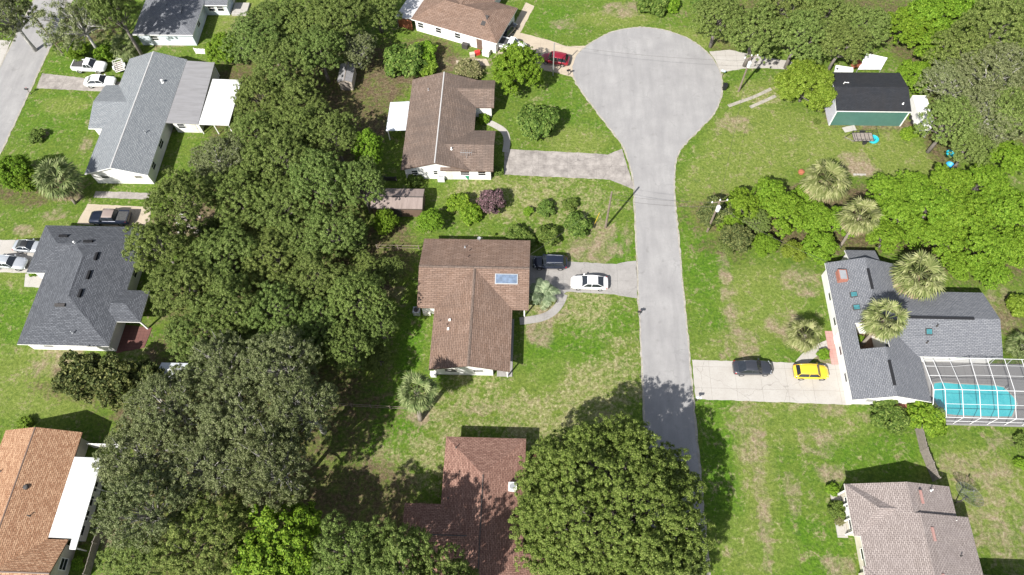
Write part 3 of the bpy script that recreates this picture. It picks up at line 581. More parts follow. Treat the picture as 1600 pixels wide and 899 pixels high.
# brown hip-roofed house at the top, turned to the cul-de-sac
A5 = -.36
B5 = (-14, 1.1, -.0, 8.6, 'x', 2.6, 4.2, 'h', 'h'); B5b = (-11, -3, 4.3, 14, 'y', 2.6, 4.25, 'n', 'g')
h5 = house('brown_hip_house', 'brown hip roofed house with white front wall and steel lean-to at the top edge', 'house', [B5, B5b], M['sh_brown2'], M['wall_w'], M['white'], (-7.9, 86.3, 0), A5, True)
flat_cover('lean_to_roof', h5, [(-16.9, -.2, 2.2), (-14.05, .1, 2.5), (-14.05, 6.5, 2.5), (-16.9, 6.2, 2.2)], .08, M['metal_dirty'], [(-16.7, .1, 2.1), (-16.7, 6, 2.1)], 'wood')
q = MB(); q.box(-16.7, -14.2, .3, .4, 0, 1.9); q.build('lean_to_wall', M['rust'], h5)
for x in (-12.6, -9.4, -6): window(h5, 'S', x, 1.1, .9, 1.1, .45)
door(h5, 'S', -2.2, .95, .45, 'brown_trim'); door(h5, 'S', -.4, .9, .45, 'offwhite'); window(h5, 'E', 3.6, 1.4, .9, 1.1, .65)
q = MB(); q.loft([[(-2.6, 2.1, 3.0), (-1.9, 2.1, 3.0), (-1.9, 3.9, 3.6), (-2.6, 3.9, 3.6)], [(-2.6, 2.1, 3.45), (-1.9, 2.1, 3.45), (-1.9, 3.9, 3.95), (-2.6, 3.9, 3.95)]]); q.build('roof_vent', M['dark_trim'], h5)

# brown house with two front gables
B6 = (-19.4, -9.4, 61.1, 78.2, 'y', 2.6, 4.25, 'g', 'g'); N6 = (-13.6, -6.75, 72.8, 78.22, 'x', 2.6, 3.6, 'n', 'g'); S6 = (-13.8, -6.3, 61.08, 68.4, 'x', 2.6, 3.95, 'n', 'g')
h6 = house('brown_house', 'brown shingled house with two gabled front wings and a whitish ridge stripe', 'house', [B6, N6, S6], M['sh_brown'], M['wall_w'], M['brown_trim'], (-13.5, 70, 0), ridge=M['pale_cap'], cap_w=.16, caps=1)
flat_cover('patio_roof', h6, [(-22.4, 68.4, 2.25), (-19.45, 68.4, 2.5), (-19.45, 73.9, 2.5), (-22.4, 73.9, 2.25)], .08, M['metal_corr'], [(-22.2, 68.6, 2.15), (-22.2, 73.7, 2.15)])
for x, w_ in ((-17.6, 1.0), (-14.6, .7), (-10.4, 1.4), (-8, 1.2)): window(h6, 'S', x, w_, 1.0, 1.0, 61.55)
door(h6, 'S', -12.7, .9, 61.55); door(h6, 'E', 70.6, 1.0, -9.85, 'white'); window(h6, 'E', 64.6, 1.6, .9, 1.2, -6.75); window(h6, 'E', 75.4, 1.6, .9, 1.2, -7.2)
pipe_vent(h6, S6, -12.3, 64.0, 'white', .07, .3); pipe_vent(h6, B6, -16.6, 75.2, 'steel', .05, .3)
q = MB(); [q.tube([(-10.1, 62.8, 3.2), (-10.1, 62.8, 4.6)], .03), q.tube([(-10.9, 62.8, 4.5), (-9.3, 62.8, 4.5)], .025)] + [q.tube([(-10.8 + i * .3, 62.3, 4.5), (-10.8 + i * .3, 63.3, 4.5)], .015) for i in range(6)]; q.build('antenna', M['steel'], h6)

# the brown house in the middle
B7 = (-15.0, -.85, 39.5, 49.8, 'x', 2.6, 4.25, 'g', 'g'); S7 = (-12.75, -2.9, 31.15, 44.5, 'y', 2.62, 4.2, 'g', 'n')
h7 = house('t_shaped_house', 'brown shingled T shaped house in the centre with a solar panel on its roof', 'house', [B7, S7], M['sh_brown2'], M['wall_w'], M['brown_trim'], (-8, 41, 0), ridge=M['sh_brown'], cap_w=.34, wall_blocks=[(-15.0, -2.6, 39.5, 49.8, 'x', 2.6, 4.25, 'g', 'g')])
b = MB(); b.box(-12.3, -5.05, 31.6, 40, 0, 2.5); b.loft([[(-12.3, y, 2.501), (-3.35, y, 2.501), (-7.82, y, 3.95)] for y in (31.6, 31.75)]); b.build('front_wall', M['wall_w'], h7)
pan = slant_box(h7, B7, -3.75, 43.2, 2.9, 1.25, .12, 'steel', 'solar_panel'); q = MB()
cs = [(-5.1, 42.66), (-2.4, 42.66), (-2.4, 43.74), (-5.1, 43.74)]; q.loft([[(a, c, roof_z(B7, a, c) + .1) for a, c in cs], [(a, c, roof_z(B7, a, c) + .135) for a, c in cs]]); q.build('glass_cover', M['panel'], pan)
for x, y in ((-10.6, 37.5), (-10.7, 36.3)): slant_box(h7, S7, x, y, .26, .26, .2, 'white', 'roof_vent')
for x, y in ((-11.9, 37.5), (-10.9, 36.9), (-9.4, 48.2), (-8.8, 47.6), (-8.9, 46.4)): pipe_vent(h7, S7 if y < 40 else B7, x, y, 'steel' if y > 48 else 'brown_trim', .05, .25)
q = MB(); q.tube([(-7.6, 49.5, 2.5), (-7.6, 49.5, 3.5)], .03); q.tube([(-7.9, 49.3, 3.4), (-7.2, 49.6, 3.4)], .02); q.lathe([(.02, 0), (.22, .06), (.24, .1), (.02, .03)], 10, 0, (-7.6, 49.45, 3.4)); q.build('antenna', M['steel'], h7)
window(h7, 'S', -10.2, 1.6, 1.0, 1.0, 31.6, 'offwhite'); window(h7, 'S', -6.8, 1.4, 1.0, 1.0, 31.6); window(h7, 'E', 35, 1.6, .9, 1.2, -5.05); door(h7, 'E', 38.2, .95, -5.05, 'brown_trim'); door(h7, 'E', 43.6, 2.4, -3.05, 'offwhite')
for y in (31.5, 35.2, 38.9): q = MB(); q.box(-3.35, -3.2, y - .07, y + .07, 0, 2.52); q.build('porch_post', M['white'], h7)
q = MB(); q.box(-4.6, -2.7, 31.5, 39.4, -.02, .12); q.build('porch_floor', M['conc_grey'], h7)
for x in (-1.4,): q = MB(); q.box(x - .08, x + .08, 39.8, 39.96, 0, 2.5); q.box(x - .08, x + .08, 49.2, 49.36, 0, 2.5); q.build('carport_post', M['white'], h7)

# reddish brown house at the bottom
B8 = (-10, -.75, 3, 23, 'y', 2.6, 4.3, 'n', 'h'); W8 = (-14.0, -4, 8.5, 15.4, 'x', 2.58, 3.75, 'h', 'n'); E8 = (-5.4, 1.6, 2, 10.5, 'x', 2.62, 3.9, 'n', 'h')
h8 = house('hip_house', 'reddish brown shingled hip house at the bottom edge, half in tree shade', 'house', [B8, W8, E8], M['sh_red'], M['wall_t'], M['brown_trim'], (-6, 13, 0), ridge=M['dark_trim'], cap_w=.12)
window(h8, 'W', 20, 1.5, .9, 1.2, -9.55); window(h8, 'W', 12, 1.5, .9, 1.2, -13.55)
z = roof_z(B8, -2.1, 17.3); q = MB(); q.box(-2.55, -1.65, 16.85, 17.75, z - .3, z + .75); ac = q.build('air_conditioner', M['white'], h8)
q = MB(); q.lathe([(.02, .76), (.32, .765), (.34, .8), (.28, .8), (.26, .775), (.02, .775)], 14, 0, (-2.1, 17.3, z)); q.build('fan_grille', M['steel'], ac)
pipe_vent(h8, B8, -8.7, 21.6, 'dark_trim', .05, .3); pipe_vent(h8, B8, -9.2, 16, 'dark_trim', .05, .3)

# grey house with a courtyard on the right
B9 = (37.3, 46.5, 28.7, 47.2, 'y', 2.6, 4.2, 'g', 'g')
h9 = thing('courtyard_house', 'wide grey shingled house with a square courtyard opening and a pool beside it', 'house', (46, 38, 0))
rb = MB(); F9 = []
sl = 1.6 / 4.45; zz = lambda x: 4.2 - sl * abs(x - 41.75)
HX0, HX1, HY0, HY1 = 39.15, 42.35, 34.9, 38.35           # courtyard
def strip(xa, xb, ya, yb): return [(xa, ya, zz(xa)), (xb, ya, zz(xb)), (xb, yb, zz(xb)), (xa, yb, zz(xa))]
X0, XR, X1, Y0, Y1 = 37.3, 41.75, 46.5, 28.7, 47.2
F9 += [strip(X0, HX0, Y0, Y1), strip(HX0, XR, Y0, HY0), strip(HX0, XR, HY1, Y1), strip(XR, HX1, Y0, HY0), strip(XR, HX1, HY1, Y1), strip(HX1, X1, Y0, Y1)]
for f in F9:
    f = [Vector(p) for p in f]; rb.add(f, [(0, 1, 2, 3)], 0); lo = [p - Vector((0, 0, .17)) for p in f]; rb.add(lo, [(3, 2, 1, 0)], 1)
    for i in range(4):
        a, b2 = f[i], f[(i + 1) % 4]; mx, my = (a.x + b2.x) / 2, (a.y + b2.y) / 2
        hole = (abs(mx - HX0) < .01 or abs(mx - HX1) < .01) and HY0 < my < HY1 and 0 or (abs(my - HY0) < .01 or abs(my - HY1) < .01)
        if abs(mx - X0) < .01 or abs(mx - X1) < .01 or abs(my - Y0) < .01 or abs(my - Y1) < .01 or hole: rb.add([a, b2, lo[(i + 1) % 4], lo[i]], [(0, 3, 2, 1)], 1)
for xx in (HX0, HX1):
    z = zz(xx); rb.add([(xx, HY0, z), (xx, HY1, z), (xx, HY1, z - .17), (xx, HY0, z - .17)], [(0, 1, 2, 3)], 1)
E9 = (42, 56.2, 34.4, 43.3, 'x', 2.6, 4.19, 'n', 'g'); N9 = (40.3, 44.2, 46, 49.4, 'x', 2.3, 2.9, 'g', 'g')
for bl in (E9, N9):
    F, _, _ = roof_faces(bl)
    if bl is E9: F = [[(42.37 if p[0] < 43 else p[0], p[1], p[2]) for p in f] for f in F]; rb.add([(42.38, 38.0, 3.9), (42.38, 39.7, 3.9), (42.38, 38.85, 4.19)], [(0, 2, 1), (0, 1, 2)], 0)
    roof_slab(rb, F)
rb.build('roof', [M['sh_grey'], M['white']], h9, uv=True)
wb = MB(); o = .4
wb.box(X0 + o, HX0 - .1, Y0 + o, Y1 - o, 0, 2.5); wb.box(HX0 - .1, HX1 + .1, Y0 + o, HY0 - .1, 0, 2.5); wb.box(HX0 - .1, HX1 + .1, HY1 + .1, Y1 - o, 0, 2.5); wb.box(HX1 + .1, X1 - o, Y0 + o, Y1 - o, 0, 2.5)
wb.loft([[(X0 + o, y, 2.501), (X1 - o, y, 2.501), (XR, y, 3.98)] for y in (Y0 + o, Y0 + o + .1)]); wb.loft([[(X0 + o, y, 2.501), (X1 - o, y, 2.501), (XR, y, 3.98)] for y in (Y1 - o - .1, Y1 - o)])
walls(wb, (44.6, 56.2, 34.4, 43.3, 'x', 2.6, 4.19, 'n', 'g'), .4); walls(wb, N9, .3)
wb.build('wall', M['wall_w'], h9)
for nme, x, y, lx, ly in (('ridge_vent', 41.75, 44.1, .3, 2.9), ('ridge_vent', 41.75, 31.6, .3, 3.1)):
    q = MB(); q.box(x - .15, x + .15, y - ly / 2, y + ly / 2, 4.12, 4.3); q.build(nme, M['black'], h9)
q = MB(); q.box(45.3, 53.1, 38.7, 39.0, 4.1, 4.3); q.build('ridge_vent', M['black'], h9)
for bl, x, y in ((B9, 39.65, 42.2), (B9, 39.65, 40.4), (E9, 47.6, 37.2)):
    s_ = slant_box(h9, bl, x, y, .78, .72, .14, 'dark_trim', 'skylight'); slant_box(h9, bl, x, y, .62, .56, .2, 'skyl', 'dome').parent = s_
for x, y in ((48.6, 37.9), (47.3, 36)): pipe_vent(h9, E9, x, y, 'dark_trim', .06, .3)
q = MB(); z = roof_z(B9, 38.6, 44.6); q.box(38.2, 39.25, 44.1, 45.6, z - .5, z + .75); ch = q.build('chimney', M['brick'], h9); q = MB(); q.box(38.32, 39.13, 44.22, 45.48, z + .755, z + .79); q.build('chimney_cap', M['steel'], ch)
for y in (32, 35.5, 39.5, 43): window(h9, 'W', y, 1.3, .9, 1.2, X0 + o)
door(h9, 'W', 37.4, 1.0, X0 + o, 'white'); window(h9, 'S', 40, 1.4, 1, 1, Y0 + o); 
q = MB(); q.box(39.05, 42.45, 34.8, 38.45, 0, .05); q.build('courtyard_floor', M['soil'], h9)
q = MB(); q.box(42.2, 45.2, 28.5, 29.15, 0, .5); q.build('brick_planter', M['brick'], h9)

# taupe house, bottom right
B10 = (35.3, 46.0, 15.7, 18.95, 'y', 2.6, 4.2, 'n', 'g'); C10 = (35.3, 47.2, 2, 15.7, 'y', 2.63, 4.32, 'n', 'n'); W10 = (34.6, 40.6, 13.4, 18.93, 'x', 2.58, 3.75, 'h', 'n'); V10 = (35.0, 40.5, 4, 10.4, 'x', 2.56, 3.6, 'h', 'n'); X10 = (42, 53, 0, 9.9, 'x', 2.5, 4.0, 'n', 'g')
h10 = house('taupe_house', 'taupe shingled house with a stepped roof in the bottom right corner', 'house', [B10, C10, W10, V10, X10], M['sh_taupe'], M['wall_c'], M['white'], (41, 11, 0), ridge=M['sh_taupe'])
for x, y in ((41.9, 17.4), (42.3, 13.6), (42.3, 9.0)): slant_box(h10, C10, x, y, .28, 1.4, .12, 'brickpink', 'roof_vent')
pipe_vent(h10, C10, 43.3, 18.2, 'white', .05, .3); pipe_vent(h10, C10, 45, 11.6, 'dark_trim', .05, .3)
for y in (17.2, 14.8): window(h10, 'W', y, 1.2, .9, 1.2, 35.05)
door(h10, 'W', 16.1, 1.0, 35.05, 'white'); window(h10, 'W', 11.8, 1.2, .9, 1.2, 35.75)
for y in (18.3, 16.9, 15.3, 13.9): q = MB(); q.box(34.72, 34.86, y - .07, y + .07, 0, 2.5); q.build('porch_post', M['white'], h10)
q = MB(); q.box(33.9, 35.0, 13.6, 18.6, 0, .12); q.build('porch_floor', M['conc'], h10)
q = MB(); q.box(45.5, 45.56, 15.2, 15.26, 2.5, 3.3); dp = q.build('small_dish_mast', M['white'], h10); q = MB(); q.lathe([(.02, 0), (.25, .05), (.4, .16), (.42, .17), (.25, .08), (.02, .03)], 14); sd = q.build('small_dish', M['dish_blue'], h10); sd.location = (45.6 - 41, 15.0 - 11, 3.2); sd.rotation_euler = (.6, .2, 0)

# workshop with the black roof
B11 = (43.0, 53.7, 72.4, 80.0, 'x', 3.2, 4.1, 'g', 'g')
h11 = house('workshop', 'black roofed workshop with a green front wall and lilac grey side wall', 'workshop', [B11], M['sh_black'], M['wall_green'], M['white'], (48.4, 76, 0), o=.12)
q = MB(); q.box(43.06, 43.11, 72.56, 79.8, 0, 3.02); q.build('side_wall', M['wall_lav'], h11)
for x in (43.15, 53.5): q = MB(); q.box(x - .06, x + .06, 72.44, 72.515, 0, 3.0); q.build('corner_trim', M['white'], h11)
q = MB(); q.tube([(44.6, 77.0, 3.9), (44.6, 77.0, 4.2), (45.2, 76.9, 4.25)], .07); q.build('vent_pipe', M['white'], h11); pipe_vent(h11, B11, 52.6, 73.6, 'white', .06, .15)

# sheds
def shed(name, label, x0, x1, y0, y1, ze, zr, ax, rm, wm, trim, dm='dark_trim'):
    bl = (x0, x1, y0, y1, ax, ze, zr, 'g', 'g'); s = house(name, label, 'shed', [bl], rm, wm, trim, ((x0 + x1) / 2, (y0 + y1) / 2, 0), o=.15, ridge=trim, cap_w=.14)
    door(s, 'S', (x0 + x1) / 2, 1.1, y0 + .15, dm, 1.75); return s
shed('garden_shed', 'old brown metal shed half under the oaks, just above the centre house', -23, -15.8, 54.8, 58.2, 2.15, 2.6, 'x', M['metal_old'], M['brown_trim'], M['dark_trim'])
shed('small_shed', 'small grey shed under the oaks left of the two gabled brown house', -31.2, -28.9, 78.2, 82, 1.9, 2.3, 'y', M['metal_roof'], M['wall_t'], M['wood'], 'wood')
shed('low_shed', 'low pale blue shed partly hidden by trees below the charcoal house', -46.2, -42.2, 29.6, 31.6, 1.7, 2.0, 'x', M['metal_corr'], M['wall_g'], M['white'], 'white')

# pool, deck and screen cage
pool_poly = [(48.2, 31.0), (48.6, 32.1), (49.5, 32.25), (51.4, 32.1), (53.7, 32.05), (56.0, 32.0), (57.0, 31.8), (57.4, 31.2), (57.9, 30.4), (58.0, 29.6), (57.6, 29.0), (57.2, 28.3), (56.9, 27.85), (54.8, 27.8), (52.6, 27.8), (50.4, 27.85), (48.9, 28.0), (48.4, 29.0), (48.0, 29.9)]
q = MB(); q.prism([(46.3, 26.8), (66, 26.8), (66, 34.75), (46.3, 34.75)], -.02, .1); struct(q.build('pool_deck', M['deck']))
pool = thing('swimming_pool', 'turquoise free form swimming pool under the screen cage', 'pool', (53, 30, .1))
pc = (53, 30); inn = [(pc[0] + (x - pc[0]) * .97, pc[1] + (y - pc[1]) * .93) for x, y in pool_poly]
q = MB(); n = len(pool_poly); q.add([(x, y, .145) for x, y in pool_poly] + [(x, y, .145) for x, y in inn] + [(x, y, .09) for x, y in pool_poly] + [(x, y, .11) for x, y in inn],
    [(i, (i + 1) % n, n + (i + 1) % n, n + i) for i in range(n)] + [(i, 2 * n + i, 2 * n + (i + 1) % n, (i + 1) % n) for i in range(n)] + [(n + i, n + (i + 1) % n, 3 * n + (i + 1) % n, 3 * n + i) for i in range(n)]); q.build('coping', M['conc'], pool)
q = MB(); q.prism(inn, .104, .12); q.build('water', M['water'], pool)
q = MB(); q.tube([(57.2, 31.5, .1), (57.2, 31.5, .8), (56.9, 31.3, .85), (56.6, 31.1, .3)], .03); q.build('handrail', M['steel'], pool)
cage = thing('pool_cage', 'white framed screen cage over the turquoise pool', 'pool cage', (54, 30.5, .1)); fr = MB(); sc_ = MB()
XS = [46.65, 47.8, 49.75, 51.7, 53.7, 55.7, 57.7, 59.7, 61.7]; PR = lambda i: [(26.98, .1), (26.98, 2.4), (29.95, 3.55), (33.95, 2.7 if i < 3 else 3.5)] if i else [(28.5, .1), (28.5, 2.4), (29.95, 3.3), (33.95, 2.65)]
for i, x in enumerate(XS):
    fr.tube([(x, y, z) for y, z in PR(i)], .045, 4)
for k in range(1, 4): fr.tube([(x, PR(i)[k][0], PR(i)[k][1]) for i, x in enumerate(XS) if i or k > 1], .042, 4)
for t in (.5,):
    fr.tube([(x, 28.4, 2.97) for x in XS[1:]], .025, 4); fr.tube([(x, 31.8, 3.55 + (PR(i)[3][1] - 3.55) * .46) for i, x in enumerate(XS)], .03, 4)
    fr.tube([(x, 33.1, 3.55 + (PR(i)[3][1] - 3.55) * .8) for i, x in enumerate(XS)], .03, 4)
fr.tube([(x, 26.98, 1.0) for x in (47.8, 61.7)], .03, 4)
for i in range(3, 8):
    x = XS[i]; fr.tube([(x, 33.2, 3.5), (x + .9, 33.95, 3.5)], .03, 4)
fr.build('frame', M['cage'], cage)
for i in range(len(XS) - 1):
    for k in range(3):
        a, b2, c, d = PR(i)[k], PR(i)[k + 1], PR(i + 1)[k + 1], PR(i + 1)[k]; x, x2 = XS[i], XS[i + 1]
        sc_.add([(x, a[0], a[1] + .02), (x, b2[0], b2[1] + .02), (x2, c[0], c[1] + .02), (x2, d[0], d[1] + .02)], [(0, 3, 2, 1)])
sc_.build('screen', M['screen'], cage)

# ------------------------------------------------------------------ vehicles
def car(name, label, cat, paint, loc, heading, kind='sedan', L=4.85, Wd=1.84, roof_m=None, rails=False):
    """heading: degrees from +X; parts are local, front towards +X"""
    T = thing(name, label, cat, (loc[0], loc[1], .03), R_(heading), None, True)
    P_ = M[paint]; k = L / 4.85; wy = Wd / 1.84
    suv = kind in ('suv', 'hatch')
    hgt = {'sedan': 1.45, 'hatch': 1.56, 'suv': 1.7, 'coupe': 1.36, 'pickup': 1.85}[kind]
    up = .1 if kind == 'suv' else (.28 if kind == 'pickup' else 0)
    rear = .98 + up if kind != 'suv' else 1.05
    st = [(-2.42, .60, .74, .46), (-2.37, .80, .88, .36), (-2.1, .885, rear - .03, .28), (-1.4, .92, rear - .01, .25), (0, .92, .95 + up, .24), (.9, .92, .96 + up, .24), (1.5, .905, .91 + up, .26), (2.0, .87, .83 + up, .28), (2.28, .77, .73 + up * .8, .32), (2.42, .56, .62 + up * .6, .4)]
    if kind in ('pickup',): st = [(-2.42, .86, 1.12, .5), (-2.38, .9, 1.2, .45), (-1.4, .92, 1.22, .42), (-.45, .92, 1.22, .4), (.9, .92, 1.24, .4), (1.5, .915, 1.2, .42), (2.0, .9, 1.14, .44), (2.3, .84, 1.02, .46), (2.42, .72, .86, .5)]
    lo = []
    for x, hw, zt, zb in st:
        hw *= wy; half = [(hw * .55, zt), (hw * .86, zt - .025), (hw * .97, zt - .12), (hw, zt - .3), (hw * .985, zb + .12), (hw * .86, zb)]
        lo.append([(x * k, 0, zt + .012)] + [(x * k, y, z) for y, z in half] + [(x * k, 0, zb)] + [(x * k, -y, z) for y, z in half[::-1]])
    b = MB(); b.loft(lo); b.build('body', P_, T, smooth=True)
    zb = .93 + up
    if kind == 'sedan': G = [(1.0, zb, .80), (.28, hgt - .03, .60), (-.35, hgt, .61), (-1.0, hgt - .04, .585), (-1.82, zb + .03, .74)]
    elif kind == 'coupe': G = [(.8, zb, .8), (.05, hgt - .03, .58), (-.4, hgt, .58), (-.9, hgt - .05, .56), (-1.8, zb + .03, .72)]
    elif kind == 'hatch': G = [(1.15, zb, .8), (.5, hgt - .04, .63), (-.4, hgt, .64), (-1.75, hgt - .07, .6), (-2.15, zb + .1, .7)]
    elif kind == 'suv': G = [(1.05, zb, .82), (.35, hgt - .04, .64), (-.5, hgt, .65), (-1.8, hgt - .06, .62), (-2.2, zb + .12, .72)]
    else: G = [(.98, 1.22, .82), (.45, hgt - .03, .66), (.1, hgt, .67), (-.28 if L < 5.4 else -.75, hgt - .02, .66), (-.5 if L < 5.4 else -1.0, 1.25, .8)]
    G = [(x * k, z, hw * wy) for x, z, hw in G]; (xf, zf, wf), (x1, z1, w1), (xm, zm, wm), (x2, z2, w2), (xr, zr, wr) = G
    wbse = .83 * wy
    def quad(nm, pts, m, thick=.02):
        q = MB(); pts = [Vector(p) for p in pts]; n = (pts[1] - pts[0]).cross(pts[2] - pts[0]).normalized() * thick
        q.loft([[p - n for p in pts], [p + n * .2 for p in pts]]); return q.build(nm, m, T)
    g = M['glass']
    quad('windshield', [(xf, -wf, zf), (xf, wf, zf), (x1, w1, z1), (x1, -w1, z1)], g); quad('rear_window', [(xr, wr, zr), (xr, -wr, zr), (x2, -w2, z2), (x2, w2, z2)], g)
    for s in (1, -1):
        pts = [(xf - .12, s * wbse, zb - .03), (x1 - .02, s * (w1 + .015), z1 - .03), (xm, s * (wm + .015), zm - .04), (x2 + .02, s * (w2 + .015), z2 - .03), (xr + .12, s * wbse, zb - .01 if kind != 'pickup' else 1.2)]
        if kind == 'pickup': pts[0] = (xf - .12, s * wbse, 1.2)
        if s < 0: pts = pts[::-1]
        c = [Vector(p) for p in pts]; q = MB(); q.add(c + [Vector((p.x, p.y - s * .03, p.z)) for p in c], [tuple(range(5)), tuple(range(5, 10))[::-1]] + [(i, 5 + i, 5 + (i + 1) % 5, (i + 1) % 5) for i in range(5)])
        q.build('side_window', g, T)
        q = MB(); q.tube([(xf - .02, s * (wf + .02), zf), (x1, s * (w1 + .02), z1), (xm, s * (wm + .025), zm - .01), (x2, s * (w2 + .02), z2), (xr, s * (wr + .02), zr)], .042, 5); xb = (x1 + x2) / 2 + .1; q.tube([(xb, s * wbse, zb - .02), (xb - .05, s * (wm + .02), zm - .03)], .035, 4); q.build('pillar', P_, T, smooth=True)
        q = MB(); q.loft([[(xf - .18, s * (.88 * wy), zb), (xf - .38, s * (.88 * wy), zb), (xf - .38, s * (.88 * wy), zb + .13), (xf - .18, s * (.88 * wy), zb + .13)], [(xf - .2, s * (1.04 * wy), zb + .02), (xf - .36, s * (1.04 * wy), zb + .02), (xf - .36, s * (1.04 * wy), zb + .14), (xf - .2, s * (1.04 * wy), zb + .14)]][::s]); q.build('mirror', P_, T)
        xh = 2.22 * k; hz = .68 + up * .8
        q = MB(); q.loft([[(xh - .14, s * .42 * wy, hz + .08), (xh - .28, s * .8 * wy, hz + .12), (xh - .2, s * .82 * wy, hz), (xh + .1, s * .46 * wy, hz - .06)], [(xh - .05, s * .42 * wy, hz + .11), (xh - .22, s * .84 * wy, hz + .12), (xh - .12, s * .86 * wy, hz), (xh + .2, s * .46 * wy, hz - .05)]]); q.build('headlight', M['lamp_white'], T)
        q = MB(); q.loft([[(-2.28 * k, s * .5 * wy, .84 + up * .9), (-2.1 * k, s * .86 * wy, .86 + up * .9), (-2.1 * k, s * .86 * wy, .7 + up * .9), (-2.28 * k, s * .5 * wy, .7 + up * .9)], [(-2.43 * k, s * .5 * wy, .82 + up * .9), (-2.24 * k, s * .89 * wy, .84 + up * .9), (-2.24 * k, s * .89 * wy, .7 + up * .9), (-2.43 * k, s * .5 * wy, .7 + up * .9)]]); q.build('taillight', M['lamp_red'], T)
    # roof skin
    q = MB(); rows = []
    for x, z, hw in ((x1 + .03, z1 - .005, w1), (x1 - .15, z1 + .025, w1 + .01), (xm, zm + .02, wm + .01), (x2 + .15, z2 + .025, w2 + .01), (x2 - .04, z2 - .005, w2)):
        rows.append([(x, hw + .02, z - .05), (x, hw - .02, z), (x, hw * .5, z + .02), (x, 0, z + .028), (x, -hw * .5, z + .02), (x, -hw + .02, z), (x, -hw - .02, z - .05)])
    q.loft(rows, closed=False, caps=False); q.build('roof_panel', M[roof_m] if roof_m else P_, T, smooth=True)
    if rails:
        for s in (1, -1): q = MB(); q.tube([(x1 - .1, s * (w1 - .06), z1 + .06), (x2 + .1, s * (w2 - .06), z2 + .06)], .03, 5); q.build('roof_rail', M['chrome'], T)
    R = .34 if kind not in ('suv', 'pickup') else .39
    for x in (1.45 * k, -1.42 * k):
        for s in (1, -1):
            q = MB(); yy = s * .8 * wy; n = 16
            prof = [(R * .62, -.12), (R * .97, -.12), (R, -.09), (R, .09), (R * .97, .12), (R * .62, .12)]
            q.loft([[(x + r * math.cos(2 * pi * i / n), yy + t, R + r * math.sin(2 * pi * i / n)) for i in range(n)] for r, t in prof], caps=False); wh = q.build('wheel', M['rubber'], T)
            q = MB(); q.loft([[(x + r * math.cos(2 * pi * i / n), yy + t * s, R + r * math.sin(2 * pi * i / n)) for i in range(n)] for r, t in ((R * .63, .02), (R * .63, .105), (R * .2, .08), (.01, .085))], caps=False); q.build('rim', M['chrome'], wh)
            q = MB(); q.loft([[(x + R * 1.1 * math.cos(pi * i / 12), s * y_ * wy, R + R * 1.12 * math.sin(pi * i / 12)) for i in range(13)] + [(x + R * .96 * math.cos(pi * i / 12), s * y_ * wy, R + R * .98 * math.sin(pi * i / 12)) for i in range(12, -1, -1)] for y_ in (.86, .927)][::s]); q.build('wheel_arch', M['black'] if kind in ('suv', 'hatch') else P_, T)
    if kind == 'pickup':
        bx0, bx1 = -2.3 * k, (-.55 if L < 5.4 else -1.08) * k
        q = MB(); q.box(bx0, bx1, -.72 * wy, .72 * wy, 1.19, 1.238); q.build('bed', M['bed'], T)
        for s in (1, -1): q = MB(); q.box(bx0 - .05, bx1 + .02, *sorted((s * .74 * wy, s * .9 * wy)), 1.2, 1.3); q.build('bed_rail', P_, T)
        q = MB(); q.box(bx0 - .1, bx0, -.74 * wy, .74 * wy, 1.15, 1.3); q.build('tailgate', P_, T)
    return T
def veh(px0, py0, px1, py1): # rear and front pixel at mid height -> centre and heading
    a, b_ = P(px0, py0, .6), P(px1, py1, .6); return ((a[0] + b_[0]) / 2, (a[1] + b_[1]) / 2), math.degrees(math.atan2(b_[1] - a[1], b_[0] - a[0]))
def put(name, label, cat, paint, px, kind, L, Wd, **k):
    c, h = veh(*px); return car(name, label, cat, paint, c, h, kind, L, Wd, **k)
put('pickup_truck', 'white pickup truck parked beside the white sedan at the blue grey house', 'pickup', 'white_car', (115, 104, 167, 106), 'pickup', 5.3, 1.9)
put('parked_car', 'white sedan next to the white pickup on the blue grey house drive', 'car', 'white_car', (131, 128, 182, 127), 'sedan', 4.8, 1.84)
put('pickup_truck', 'dark blue pickup truck with a grey bed cover behind the charcoal roofed house', 'pickup', 'navy_car', (206, 342, 140, 341), 'pickup', 5.7, 1.98, roof_m='metal_old')
put('parked_car', 'silver two door car with a black soft top near the charcoal roof corner', 'car', 'silver_car', (27, 384, 66, 387), 'coupe', 4.4, 1.8, roof_m='black')
put('parked_car', 'silver sedan cut by the left edge of the photo', 'car', 'silver_car', (-14, 408, 43, 413), 'sedan', 4.9, 1.85)
put('parked_car', 'black wagon with chrome roof rails in the shade of the centre house', 'car', 'navy_car', (886, 411, 833, 410), 'hatch', 4.7, 1.85, rails=True)
put('parked_car', 'white sedan in the middle of the centre driveway', 'car', 'white_car', (949, 443, 893, 441), 'sedan', 4.9, 1.88)
put('parked_car', 'charcoal sedan on the pale driveway behind the yellow car', 'car', 'char_car', (1146, 575, 1206, 575), 'sedan', 4.85, 1.84)
put('parked_car', 'yellow hatchback at the end of the pale driveway', 'car', 'yellow_car', (1241, 581, 1293, 582), 'hatch', 4.25, 1.82)
put('parked_car', 'dark red hatchback by the entry to the cul-de-sac', 'car', 'red_car', (889, 96, 846, 89), 'hatch', 4.5, 1.84)
put('pickup_truck', 'small white pickup truck beside the brown hip roofed house', 'pickup', 'white_car', (778, 67, 820, 77), 'pickup', 4.9, 1.8)
put('parked_car', 'black car in the shade under the eave of the brown hip roofed house', 'car', 'black_car', (779, 64, 806, 32), 'sedan', 4.4, 1.8)

